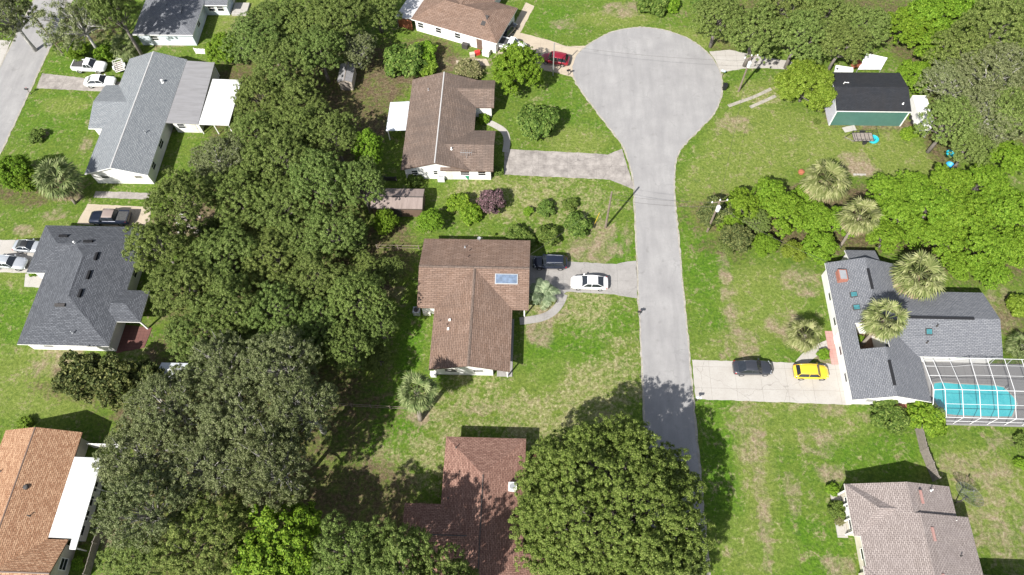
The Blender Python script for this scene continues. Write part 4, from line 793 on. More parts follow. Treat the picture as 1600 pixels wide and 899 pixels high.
# utility trailers
def trailer(label, loc, rz, L, Wd, bm, cage_=True, deckm='wood'):
    T = thing('utility_trailer', label, 'trailer', (loc[0], loc[1], .0), rz, None, True)
    f = MB()
    for s in (1, -1):
        f.tube([(-L / 2, s * Wd / 2, .55), (L / 2, s * Wd / 2, .55)], .05, 4); f.tube([(-L / 2, s * Wd / 2, 1.0), (L / 2, s * Wd / 2, 1.0)], .035, 4)
        for i in range(6): x = -L / 2 + L * i / 5; f.tube([(x, s * Wd / 2, .55), (x, s * Wd / 2, 1.0)], .03, 4)
    for i in range(6): x = -L / 2 + L * i / 5; f.tube([(x, -Wd / 2, .55), (x, Wd / 2, .55)], .04, 4)
    for x in (-L / 2,): f.tube([(x, -Wd / 2, 1.0), (x, Wd / 2, 1.0)], .035, 4)
    f.tube([(-L / 2, -Wd / 2, .52), (-L / 2 - 1.1, 0, .5)], .045, 4); f.tube([(-L / 2, Wd / 2, .52), (-L / 2 - 1.1, 0, .5)], .045, 4)
    f.build('frame', M[bm], T)
    d = MB(); d.box(-L / 2 + .05, L / 2 - .05, -Wd / 2 + .05, Wd / 2 - .05, .5, .54); d.build('deck', M[deckm], T)
    if cage_:
        g = MB()
        for i in range(7): y = -Wd / 2 + Wd * i / 6; g.tube([(L / 2, y, .55), (L / 2 + .25, y, 1.6)], .025, 4)
        g.tube([(L / 2 + .25, -Wd / 2, 1.6), (L / 2 + .25, Wd / 2, 1.6)], .03, 4); g.build('ramp_gate', M[bm], T)
    for s in (1, -1):
        q = MB(); n = 14; q.loft([[(.1 + r * math.cos(2 * pi * i / n), s * (Wd / 2 + .16) + t, .32 + r * math.sin(2 * pi * i / n)) for i in range(n)] for r, t in ((.2, -.09), (.32, -.08), (.32, .08), (.2, .09))]); q.build('wheel', M['rubber'], T)
        q = MB(); q.box(-.35, .55, *sorted((s * (Wd / 2 + .04), s * (Wd / 2 + .3))), .66, .7); q.build('mudguard', M[bm], T)
    return T
trailer('black utility trailer with a raised ramp gate on the lawn before the black roofed workshop', P(1346, 218), .02, 2.9, 1.6, 'black', True, 'wood')
t2 = trailer('small flat trailer with white mudguards between the white pickup and the blue grey house', P(189, 108), -1.1, 2.2, 1.4, 'white', False, 'wood')
tl = thing('box_trailer', 'long white box trailer under the trees right of the workshop', 'trailer', (56.2, 73.6, 0))
b = MB(); b.box(55.3, 57.3, 71.2, 76.6, .5, 2.1); b.build('box', M['white'], tl)
for y in (73, 73.9):
    for x in (55.25, 57.35): q = MB(); n = 14; q.loft([[(x + t, y + r * math.cos(2 * pi * i / n), .34 + r * math.sin(2 * pi * i / n)) for i in range(n)] for r, t in ((.2, -.1), (.34, -.1), (.34, .1), (.2, .1))]); q.build('wheel', M['rubber'], tl)
q = MB(); q.tube([(55.6, 71.2, .5), (56.3, 70.0, .5), (57, 71.2, .5)], .05, 4); q.build('drawbar', M['steel'], tl)

# ------------------------------------------------------------------ poles and lines
POLE = {}
def pole(key, label, px, h, xarm=True, can=True, lamp=False, r=.16, m='wood_pole', armdir=0.0):
    x, y = P(*px); T = thing('utility_pole' if not lamp else 'street_lamp', label, 'utility pole' if not lamp else 'street lamp', (x, y, 0)); POLE[key] = (x, y, h)
    b = MB(); b.tube([(x, y, -.1), (x, y, h * .5), (x, y, h)], [r, r * .88, r * .7], 8); b.build('pole', M[m], T)
    c, s = math.cos(armdir), math.sin(armdir)
    if xarm:
        b = MB(); b.tube([(x - c * 1.1, y - s * 1.1, h - .3), (x + c * 1.1, y + s * 1.1, h - .3)], .07, 4); b.build('cross_arm', M['wood_pole'], T)
        for t in (-1, 0, 1): b = MB(); b.lathe([(.03, 0), (.09, .05), (.05, .12), (.09, .18), (.03, .26)], 8, 0, (x + c * t, y + s * t, h - .24 if t else h)); b.build('insulator', M['white'], T)
    if can:
        b = MB(); b.lathe([(.1, 0), (.27, .04), (.27, .85), (.29, .87), (.2, .98), (.02, 1.0)], 12, 0, (x - s * .45 + .1, y - .4, h - 1.75)); tc = b.build('transformer', M['metal_white'], T)
        b = MB(); b.lathe([(.05, 0), (.08, .1), (.04, .28)], 8, 0, (x - s * .45 + .1, y - .4, h - .76)); b.build('bushing', M['white'], tc)
    if lamp:
        b = MB(); b.tube([(x, y, h - .5), (x - 1.0, y - .1, h - .1), (x - 1.7, y - .15, h)], .05, 6); b.build('lamp_arm', M['steel'], T)
        b = MB(); b.lathe([(.05, .1), (.2, .06), (.24, 0), (.1, -.06)], 10, 0, (x - 1.8, y - .15, h)); b.build('lamp_head', M['steel'], T)
    return T
pole('a', 'wooden utility pole with pale transformer right of the cul-de-sac', (1154, 143), 7.2, armdir=.3)
pole('b', 'utility pole with pale transformer at the left end of the bright hedge trees', (1105, 362), 7.4, armdir=.2)
pole('c', 'plain wooden utility pole on the lawn left of the street', (946, 356), 8.4, xarm=False, can=False)
pole('d', 'slim grey pole behind the dark red hatchback', (864, 118), 6.6, xarm=False, can=False, r=.09, m='steel')
pole('e', 'dark wooden street lamp pole beside the side street', (97, 83), 7.6, xarm=False, can=False, lamp=True, r=.13)
def wire(label, a, b_, ha, hb, sag=.5, r=.014, n=14):
    A, B_ = Vector((*POLE[a][:2], ha)) if isinstance(a, str) else Vector(a), Vector((*POLE[b_][:2], hb)) if isinstance(b_, str) else Vector(b_)
    q = MB(); q.tube([A.lerp(B_, i / n) - Vector((0, 0, sag * 4 * (i / n) * (1 - i / n))) for i in range(n + 1)], r, 4, cap=True)
    tag(q.build('power_line', M['dark_trim']), label, 'power line')
wire('thin line from the pole right of the cul-de-sac to the grey pole', 'a', 'd', 6.3, 6.4, .7, .02)
wire('line from the lawn pole over the street to the hedge pole', 'c', 'b', 7.9, 7.0, .5, .016)
wire('lower line from the lawn pole over the street to the hedge pole', 'c', 'b', 6.9, 6.0, .6, .02)
wire('long line between the two transformer poles', 'a', 'b', 7.1, 7.3, .9, .014)
wire('drop line from the lawn pole to the centre house', 'c', (-1.2, 47, 3.2), 7.6, 0, .5, .014)
wire('drop line from the hedge pole down to the courtyard house', 'b', (38, 46.9, 3), 6.2, 0, .7, .014)
b = MB(); x, y = POLE['c'][:2]; b.tube([(x - 1.0, y + .9, 2.3), (x - 1.6, y + .3, 0)], .03, 6); tag(b.build('guy_guard', M['yellow_car']), 'yellow guard sleeve of the guy wire beside the lawn pole', 'guy guard')

# mailboxes, bins, tubs
def mailbox(label, px, rz=0, m='black'):
    x, y = P(*px); T = thing('mailbox', label, 'mailbox', (x, y, 0), rz, None, True)
    b = MB(); b.box(-.05, .05, -.05, .05, 0, 1.0); b.build('post', M['wood'], T)
    b = MB(); n = 8; b.loft([[(xx, -.11, 1.0), (xx, .11, 1.0)] + [(xx, .11 * math.cos(pi * i / n), 1.12 + .11 * math.sin(pi * i / n)) for i in range(n + 1)] for xx in (-.3, .28)]); bx_ = b.build('box', M[m], T)
    b = MB(); b.box(-.05, .02, .115, .13, 1.1, 1.34); b.build('flag', M['red_p'], bx_); return T
mailbox('black mailbox at the street edge below the centre driveway', (998, 493), 0)
mailbox('black mailbox at the edge of the side street beside the weathered drive', (48, 147), 0)
mailbox('black mailbox at the left edge of the cul-de-sac beside the dark red hatchback', (888, 118), .3)
mailbox('pale mailbox at the corner of the pale driveway below the charcoal sedan', (1089, 626), pi, 'white')
mailbox('pale blue mailbox on the right edge of the cul-de-sac', (1128, 119), 2.6, 'dish_blue')
def bin_(label, px, m, cat='bin', s=1, group=None):
    x, y = P(*px); T = thing('wheelie_bin', label, cat, (x, y, 0), random.uniform(-.3, .3), group, True)
    b = MB(); b.loft([[(-.24 * s, -.24 * s, .05), (.24 * s, -.24 * s, .05), (.24 * s, .24 * s, .05), (-.24 * s, .24 * s, .05)], [(-.3 * s, -.34 * s, 1.0 * s), (.3 * s, -.34 * s, 1.0 * s), (.3 * s, .34 * s, 1.0 * s), (-.3 * s, .34 * s, 1.0 * s)]]); b.build('body', M[m], T)
    b = MB(); b.box(-.33 * s, .33 * s, -.38 * s, .38 * s, 1.0 * s, 1.07 * s); b.build('lid', M[m], T)
    b = MB(); [b.lathe([(.02, -.03), (.1, -.03), (.1, .03), (.02, .03)], 10, 0, (sx * .22 * s, .3 * s, .1)) for sx in (1, -1)]; b.build('wheels', M['rubber'], T)
bin_('black wheelie bin at the right kerb of the cul-de-sac', (1131, 140), 'black')
bin_('small green bin against the side wall of the brown house with two gables', (731, 279), 'green_p', s=.8)
bin_('pale grey bin near the right end of the brown two gabled house wall', (747, 278), 'steel', s=.7)
bin_('dark bin at the corner of the brown hip roofed house drive', (806, 46), 'black', s=.7)
def tub(label, px, m, r=.55, h=.45):
    x, y = P(*px); T = thing('play_tub', label, 'tub', (x, y, 0), 0, None, True)
    b = MB(); b.lathe([(r * .8, 0), (r, h), (r * 1.1, h + .03), (r * 1.05, h + .05), (r * .9, h), (r * .75, .06), (.02, .05)], 20); b.build('tub', M[m], T, smooth=True)
tub('turquoise round tub beside the trees at the yard edge, upper of two', (1483, 243), 'blue_p', .6); tub('blue round tub beside the trees at the yard edge, lower of two', (1482, 261), 'blue2_p', .55)
b = MB(); x, y = P(1364, 219); b.lathe([(.7, 0), (.75, .3), (.7, .33), (.66, .3), (.6, .06), (.02, .05)], 20, 0, (x, y, 0)); tag(b.build('paddling_pool', M['blue_p']), 'turquoise paddling pool leaning out behind the black trailer', 'paddling pool')
b = MB(); x, y = P(1251, 271); b.lathe([(.3, 0), (.45, .2), (.42, .5), (.2, .62), (.02, .65)], 9, 0, (x, y, 0)); tag(b.build('fire_bowl', M['rust']), 'rusty round fire bowl left of the palm below the workshop yard', 'fire bowl')
b = MB(); x, y = P(1341, 274); [b.box(x - .7 + i * .45, x - .3 + i * .45, y - .1 + .06 * (i % 2), y + .2, .0, .12) for i in range(4)]; tag(b.build('stone_slab', M['conc']), 'pale flat stones on the sand patch in the workshop yard', 'stones')

# yard clutter
def crate(name, label, cat, px, s, m, rz=0, h=None):
    x, y = P(*px); h = h or s * .7; T = thing(name, label, cat, (x, y, 0), rz, None, True)
    b = MB(); b.box(-s / 2, s / 2, -s * .35, s * .35, 0, h); b.build('body', M[m], T); b = MB(); b.box(-s / 2 - .03, s / 2 + .03, -s * .35 - .03, s * .35 + .03, h, h + .05); b.build('lid', M[m], T); return T
ac_ = thing('air_conditioner', 'white air conditioner on the ground at the end wall of the two gabled brown house', 'air conditioner', (*P(690, 281), 0), 0, None, True)
b = MB(); b.box(-.5, .5, -.45, .45, 0, .95); b.build('casing', M['metal_white'], ac_); b = MB(); b.lathe([(.02, .96), (.36, .96), (.38, .99), (.3, .99), (.28, .97), (.02, .975)], 14); b.build('fan_grille', M['steel'], ac_)
ac2 = thing('air_conditioner', 'grey air conditioner in the corner of the centre house', 'air conditioner', (*P(652, 489), 0), 0, None, True)
b = MB(); b.box(-.45, .45, -.45, .45, 0, .9); b.build('casing', M['steel'], ac2); b = MB(); b.lathe([(.02, .91), (.34, .91), (.36, .94), (.28, .94), (.26, .92), (.02, .925)], 14); b.build('fan_grille', M['dark_trim'], ac2)
crate('storage_box', 'pale storage box beside the corner air conditioner of the centre house', 'box', (668, 490), .9, 'offwhite'); crate('storage_box', 'white storage box at the lower left corner of the centre house', 'box', (678, 587), .7, 'white', 0, .8)
crate('storage_box', 'red cooler box in front of the brown hip roofed house', 'box', (746, 85), .8, 'red_p', .4); crate('storage_box', 'white chest freezer in front of the brown hip roofed house', 'box', (760, 86), 1.1, 'white', -.36, .9)
crate('storage_box', 'tan crate beside the white chest freezer at the brown hip roofed house', 'box', (738, 88), .8, 'wall_t', .2); crate('storage_box', 'dark box against the white wall of the brown hip roofed house', 'box', (727, 75), .9, 'dark_trim', -.3, .8)
crate('storage_box', 'rusty barrel box behind the black workshop', 'box', (1336, 104), 1.1, 'rust', .2, .9)
b = MB(); c = pix([(1352, 88), (1384, 95), (1374, 113), (1338, 113)]); b.prism(c, .55, .62); tp = b.build('canvas', M['tarp']); tag(tp, 'white tarp shelter behind the black workshop', 'tarp')
for x, y in c: q = MB(); q.box(x - .04, x + .04, y - .04, y + .04, 0, .55); q.build('post', M['steel'], tp)
b = MB(); c = pix([(1305, 104), (1332, 108), (1332, 114), (1303, 113)]); b.prism(c, .0, .3); tag(b.build('tarp_heap', M['tarp']), 'low white tarp heap at the back left corner of the workshop', 'tarp')
rr = random.Random(4)
for i in range(16):
    x, y = P(rr.uniform(278, 322), rr.uniform(333, 366)); q = MB(); s = rr.uniform(.3, .9); a = rr.uniform(0, 3)
    ca, sa = math.cos(a) * s, math.sin(a) * s * .6; q.loft([[(x - ca, y - sa, 0), (x + sa, y - ca * .5, 0), (x + ca, y + sa, 0), (x - sa, y + ca * .5, 0)], [(x - ca * .8, y - sa * .8, .2), (x + sa * .7, y - ca * .4, .35), (x + ca * .8, y + sa * .8, .25), (x - sa, y + ca * .4, .15)]])
    tag(q.build('rubble_piece', M[rr.choice(['tarp', 'conc', 'wood', 'white'])]), 'pale piece of rubble in the clearing under the oaks', 'rubble', 'rubble in the clearing under the oaks')

# fences
def fence(name, label, pts, h, m, gap=2.2, board=.03, rails=2, slat=True):
    (x0, y0), (x1, y1) = pts[0], pts[-1]; T = thing(name, label, 'fence', ((x0 + x1) / 2, (y0 + y1) / 2, 0))
    for (ax, ay), (bx, by) in zip(pts, pts[1:]):
        L = math.hypot(bx - ax, by - ay); n = max(1, round(L / gap)); d = Vector((bx - ax, by - ay)) / L; nn = Vector((-d.y, d.x))
        for i in range(n + 1):
            if i == n and (bx, by) != pts[-1]: continue
            c = Vector((ax, ay)) + d * (L * i / n); q = MB(); q.box(c.x - .06, c.x + .06, c.y - .06, c.y + .06, 0, h + .08); q.build('post', M[m], T)
        for i in range(n):
            q = MB(); a = L * i / n + .07; e = L * (i + 1) / n - .07; hh = h - (.06 * (i % 2) if slat else 0)
            if slat:
                k = max(2, int((e - a) / .2)); w_ = (e - a) / k
                for j in range(k):
                    p0 = Vector((ax, ay)) + d * (a + j * w_); p1 = Vector((ax, ay)) + d * (a + (j + .92) * w_)
                    q.prism([tuple(p0 - nn * board), tuple(p1 - nn * board), tuple(p1 + nn * board), tuple(p0 + nn * board)], .04, hh - .03 * ((j * 7) % 3))
            else:
                for z in np.linspace(h * .35, h, rails):
                    p0 = Vector((ax, ay)) + d * a; p1 = Vector((ax, ay)) + d * e; q.tube([(p0.x, p0.y, z), (p1.x, p1.y, z)], .035, 4)
            q.build('panel', M[m], T)
    return T
fence('board_fence', 'weathered grey board fence from the round shrubs towards the taupe roofed house', [P(1430, 672), P(1438, 706), P(1457, 752)], 1.75, 'wood')
fence('rail_fence', 'low weathered rail fence left of the palm below the centre house', [P(520, 634), P(641, 641)], 1.0, 'wood_pole', 2.4, slat=False)
fence('rail_fence', 'low rail fence left of the upper corner of the centre house', [P(590, 389), P(655, 390)], 1.0, 'wood_pole', 2.4, slat=False)
fence('picket_fence', 'white picket fence between the grey corner house and the blue grey house', [P(307, 84), P(326, 85)], 1.1, 'white', 1.5)
fence('board_fence', 'dark board fence beside the patio roof of the orange roofed house', [P(141, 899), P(155, 850), P(168, 815)], 1.4, 'wood')
fence('rail_fence', 'low dark fence behind the tree at the upper end of the centre lawn', [P(585, 282), P(620, 283)], 1.0, 'dark_trim', 1.8)

# big mesh dish
x, y = P(1492, 786); D = thing('satellite_dish', 'large dark mesh satellite dish on a post beside the taupe roofed house', 'satellite dish', (x, y, 0), 0, None, True)
b = MB(); b.tube([(0, 0, 0), (0, 0, 1.5), (.35, .3, 1.9)], .07, 8); b.build('post', M['dark_trim'], D)
b = MB(); Rd = 1.55; dep = .5; nr = 18
pt = lambda a, r: (r * math.cos(a), r * math.sin(a), dep * (r / Rd) ** 2)
for i in range(nr): b.tube([pt(2 * pi * i / nr, Rd * j / 5) for j in range(6)], .022, 4)
for j in (2.5, 5): b.tube([pt(2 * pi * i / 36, Rd * j / 5) for i in range(37)], .02, 4)
b.tube([(Rd * .5, 0, .2), (0, 0, 1.1), (-Rd * .5, .3, .2)], .02, 4); b.lathe([(.06, 1.0), (.1, 1.05), (.1, 1.25), (.04, 1.3)], 8)
ds = b.build('reflector', M['dish_mesh'], D); ds.location = (.35, .3, 1.95); ds.rotation_euler = (-.38, .3, 0)
b = MB(); s8 = 24; b.add([pt(2 * pi * i / s8, Rd * j / 5) for j in range(1, 6) for i in range(s8)], [(j * s8 + i, j * s8 + (i + 1) % s8, (j + 1) * s8 + (i + 1) % s8, (j + 1) * s8 + i) for j in range(4) for i in range(s8)])
mm, t_, bs = new_mat('dish screen'); bs.inputs['Base Color'].default_value = (.06, .065, .055, 1); bs.inputs['Alpha'].default_value = .3; b.build('mesh_screen', mm, ds)

# ------------------------------------------------------------------ trees and plants
def leaf_mesh(name, pos, nrm, size, mat, rg, aspect=.55):
    """many small leaf sprays as separate diamond faces"""
    n = len(pos); up = rg.normal(size=(n, 3)); t = np.cross(nrm, up); t /= np.linalg.norm(t, axis=1)[:, None] + 1e-9; bt = np.cross(nrm, t)
    s = size[:, None]; asp = rg.uniform(aspect * .75, aspect * 1.3, n)[:, None]
    v = np.stack([pos - t * s, pos - bt * s * asp + t * s * .1, pos + t * s, pos + bt * s * asp + t * s * .1], 1).reshape(-1, 3).astype(np.float32)
    me = bpy.data.meshes.new(name); me.vertices.add(4 * n); me.vertices.foreach_set('co', v.ravel())
    me.loops.add(4 * n); me.loops.foreach_set('vertex_index', np.arange(4 * n, dtype=np.int32)); me.polygons.add(n); me.polygons.foreach_set('loop_start', np.arange(0, 4 * n, 4, dtype=np.int32))
    me.update(calc_edges=True); me.materials.append(mat); return me
def unit(a): return a / (np.linalg.norm(a, axis=1)[:, None] + 1e-9)
def crown(name, seed, R, zc, rz, nl, lr, nc, cr, nleaf, ls, mat, low=-.25, fill=.12, groove=.22, gap=.0, spread=.84, up=.4, rnd=.36):
    """limb ends -> leaf clumps -> leaf sprays; gaps stay open between the clumps"""
    rg = np.random.default_rng(seed); L = []
    for i in range(nl):
        ph = i * 2.39996 + rg.uniform(-.5, .5); rr_ = R * spread * math.sqrt((i + .5) / nl) * rg.uniform(.85, 1.12)
        rr_ = min(rr_, R - lr * .55); zz_ = zc + rz * (math.sqrt(max(0, 1 - (rr_ / R) ** 2)) - .45) + rg.uniform(-.22, .22) * rz
        L.append((rr_ * math.cos(ph), rr_ * math.sin(ph), zz_))
        if rr_ > R * .55: L.append((rr_ * math.cos(ph + .3) * .95, rr_ * math.sin(ph + .3) * .95, zz_ - rz * rg.uniform(.35, .6)))
    L = np.array(L); pos = []; nr = []
    for c in L:
        k = lr * rg.uniform(.75, 1.25); m = int(nc * (k / lr) ** 2)
        d = unit(rg.normal(size=(m * 2, 3)) + [0, 0, .35]); d = d[d[:, 2] > low][:m]
        cc = c + d * [k, k, k * .75] * rg.uniform(.65, 1.05, (len(d), 1))
        keep = rg.random(len(cc)) > gap; cc = cc[keep]; d = d[keep]
        for q, dq in zip(cc, d):
            r_ = cr * rg.uniform(.6, 1.3); e = unit(rg.normal(size=(nleaf, 3)) + dq * .5 + [0, 0, .3])
            p = q + e * (r_ * rg.random(nleaf) ** .45)[:, None] * [1, 1, .7]
            pos.append(p); nr.append(unit(e * .55 + dq * .35 + [0, 0, up] + rg.normal(size=(nleaf, 3)) * rnd))
    nfill = int(fill * 2 * pi * R * R / (cr * cr * 2.2)); d = unit(rg.normal(size=(nfill * 2, 3)) + [0, 0, .3]); d = d[d[:, 2] > -.35][:nfill]
    wav = sum(np.sin(d @ rg.normal(size=3) * f + rg.uniform(0, 6)) for f in (3, 4, 5, 6, 7, 9)) / 6
    for q, dq, wv in zip(d * [R, R, rz * 1.02] * (.88 + groove * wav + rg.uniform(-.07, .05, len(d)))[:, None] + [0, 0, zc], d, wav):
        r_ = cr * rg.uniform(.6, 1.25); e = unit(rg.normal(size=(nleaf, 3)) + dq * .4 + [0, 0, .3])
        pos.append(q + e * (r_ * rg.random(nleaf) ** .45)[:, None] * [1, 1, .75]); nr.append(unit(e * .5 + dq * .3 + [0, 0, up] + rg.normal(size=(nleaf, 3)) * rnd))
    pos = np.concatenate(pos); nr = np.concatenate(nr)
    return leaf_mesh(name, pos, nr, ls * rg.uniform(.55, 1.35, len(pos)), mat, rg), L
def limbs(name, seed, L, zc, rz, r0, mat, reach=.85, base=(0, 0, -.1), forks=1):
    rg = random.Random(seed); b = MB(); fork = zc - rz * .75
    fork = max(.25, fork); b.tube([base, (rg.uniform(-.1, .1), rg.uniform(-.1, .1), fork * .5), (rg.uniform(-.25, .25), rg.uniform(-.25, .25), fork)], [r0 * 1.25, r0 * .9, r0 * .75], 8)
    f = Vector((0, 0, fork * .92))
    for c in L:
        c = Vector(c); e = f.lerp(c, reach); mid = f.lerp(e, .5) + Vector((rg.uniform(-.4, .4), rg.uniform(-.4, .4), rg.uniform(0, .8))) * r0 * 3
        b.tube([f, f.lerp(mid, .55), mid, e.lerp(mid, .35), e], [r0 * .6, r0 * .42, r0 * .3, r0 * .17, r0 * .06], 5, cap=False)
        for _ in range(forks):
            d = Vector((rg.uniform(-1, 1), rg.uniform(-1, 1), rg.uniform(-.1, .9))) * c.length * .16; b.tube([mid.lerp(e, .4), mid.lerp(e, .8) + d * .6, e + d], [r0 * .16, r0 * .1, r0 * .03], 4, cap=False)
    return b
ARCH = {}
hide = []
def arch(key, seed, R, zc, rz, nl, lr, nc, cr, nleaf, ls, lm, r0, bm='bark', reach=.85, forks=1, **k):
    me, L = crown('crown', seed, R, zc, rz, nl, lr, nc, cr, nleaf, ls, M[lm], **k)
    tb = limbs('trunk', seed, L, zc, rz, r0, M[bm], reach, forks=forks); tm = bpy.data.meshes.new('trunk'); tm.from_pydata(tb.v, [], tb.f); tm.materials.append(M[bm]); tm.polygons.foreach_set('use_smooth', [True] * len(tb.f))
    ARCH[key] = (me, tm, R, zc)
for i in range(3):
    arch('oak%d' % i, 10 + i, 5.0, 6.6, 3.4, 14, 1.75, 46, .33, 72, .078, 'lf_oak', .34, gap=.14)
    arch('olive%d' % i, 20 + i, 5.0, 6.4, 3.2, 15, 1.65, 44, .33, 72, .078, 'lf_oak2', .34, gap=.14)
    arch('moss%d' % i, 30 + i, 5.4, 7.0, 3.6, 22, 1.4, 34, .33, 66, .076, 'lf_moss', .36, 'bark_pale', 1.02, 2, gap=.2, up=.25, rnd=.6)
    arch('bright%d' % i, 40 + i, 3.2, 3.4, 2.3, 11, 1.25, 36, .32, 54, .1, 'lf_bright', .16, gap=.08, up=.55)
arch('bare', 50, 6.2, 6.0, 2.8, 18, 1.5, 14, .5, 56, .1, 'lf_moss', .24, 'bark_pale', 1.1, 4, gap=.4, fill=.12)
arch('big', 60, 9.6, 7.2, 6.6, 96, 1.45, 42, .3, 56, .078, 'lf_big', .6, gap=.1, spread=.98, up=.35, fill=.6, groove=.3)
arch('lime', 61, 3.4, 3.0, 2.6, 16, 1.2, 40, .32, 54, .1, 'lf_lime', .16, up=.6, spread=.95)
arch('dense', 62, 4.2, 4.8, 3.4, 20, 1.5, 40, .36, 50, .105, 'lf_bright', .24, gap=.03, spread=.95)
arch('cedar', 63, 2.6, 2.6, 2.2, 12, .95, 18, .42, 44, .17, 'lf_cedar', .14, gap=.12, rnd=.8, up=.2)
arch('shrub', 64, 1.5, .85, .75, 12, .55, 20, .26, 30, .13, 'lf_dark', .06, low=-.6, spread=.95)
arch('shrubb', 65, 1.5, .95, .85, 12, .55, 20, .27, 28, .15, 'lf_bright', .06, low=-.6, spread=.95, up=.5)
arch('crape', 66, 1.6, 1.5, 1.1, 12, .6, 20, .3, 34, .12, 'lf_pink', .06, low=-.5, rnd=.8)
arch('rusty', 67, 2.0, 1.5, 1.4, 14, .7, 20, .34, 34, .14, 'lf_dark', .07, low=-.5)
arch('limeb', 68, 1.5, .9, .8, 12, .55, 20, .27, 30, .14, 'lf_lime', .06, low=-.6, spread=.95)
arch('straw', 69, 2.2, .9, .7, 14, .8, 20, .35, 36, .15, 'lf_straw', .04, low=-.5, rnd=.9)
arch('redbush', 70, 1.2, 1.2, .9, 9, .5, 16, .28, 30, .12, 'lf_rust', .05, low=-.5)
def plant(key, name, label, px, py, rpx, cat='tree', group=None, sq=1.0):
    if key in ('oak', 'olive', 'moss', 'bright'): key += str(random.randrange(3))
    me, tm, R, zc = ARCH[key]; k = rpx / R / 12
    for _ in range(4): k = rpx / ppm(px, py, zc * k * sq) / R
    x, y = P(px, py, zc * k * sq)
    T = bpy.data.objects.new(name, None); COL.objects.link(T); T.location = (x, y, 0); T.empty_display_size = .3
    T.scale = (k, k, k * sq); T.rotation_euler = (0, 0, random.uniform(0, 6.28)); tag(T, label, cat, group)
    for nm, me_ in (('crown', me), ('trunk', tm)):
        o = bpy.data.objects.new(nm, me_); COL.objects.link(o); o.parent = T
    return T

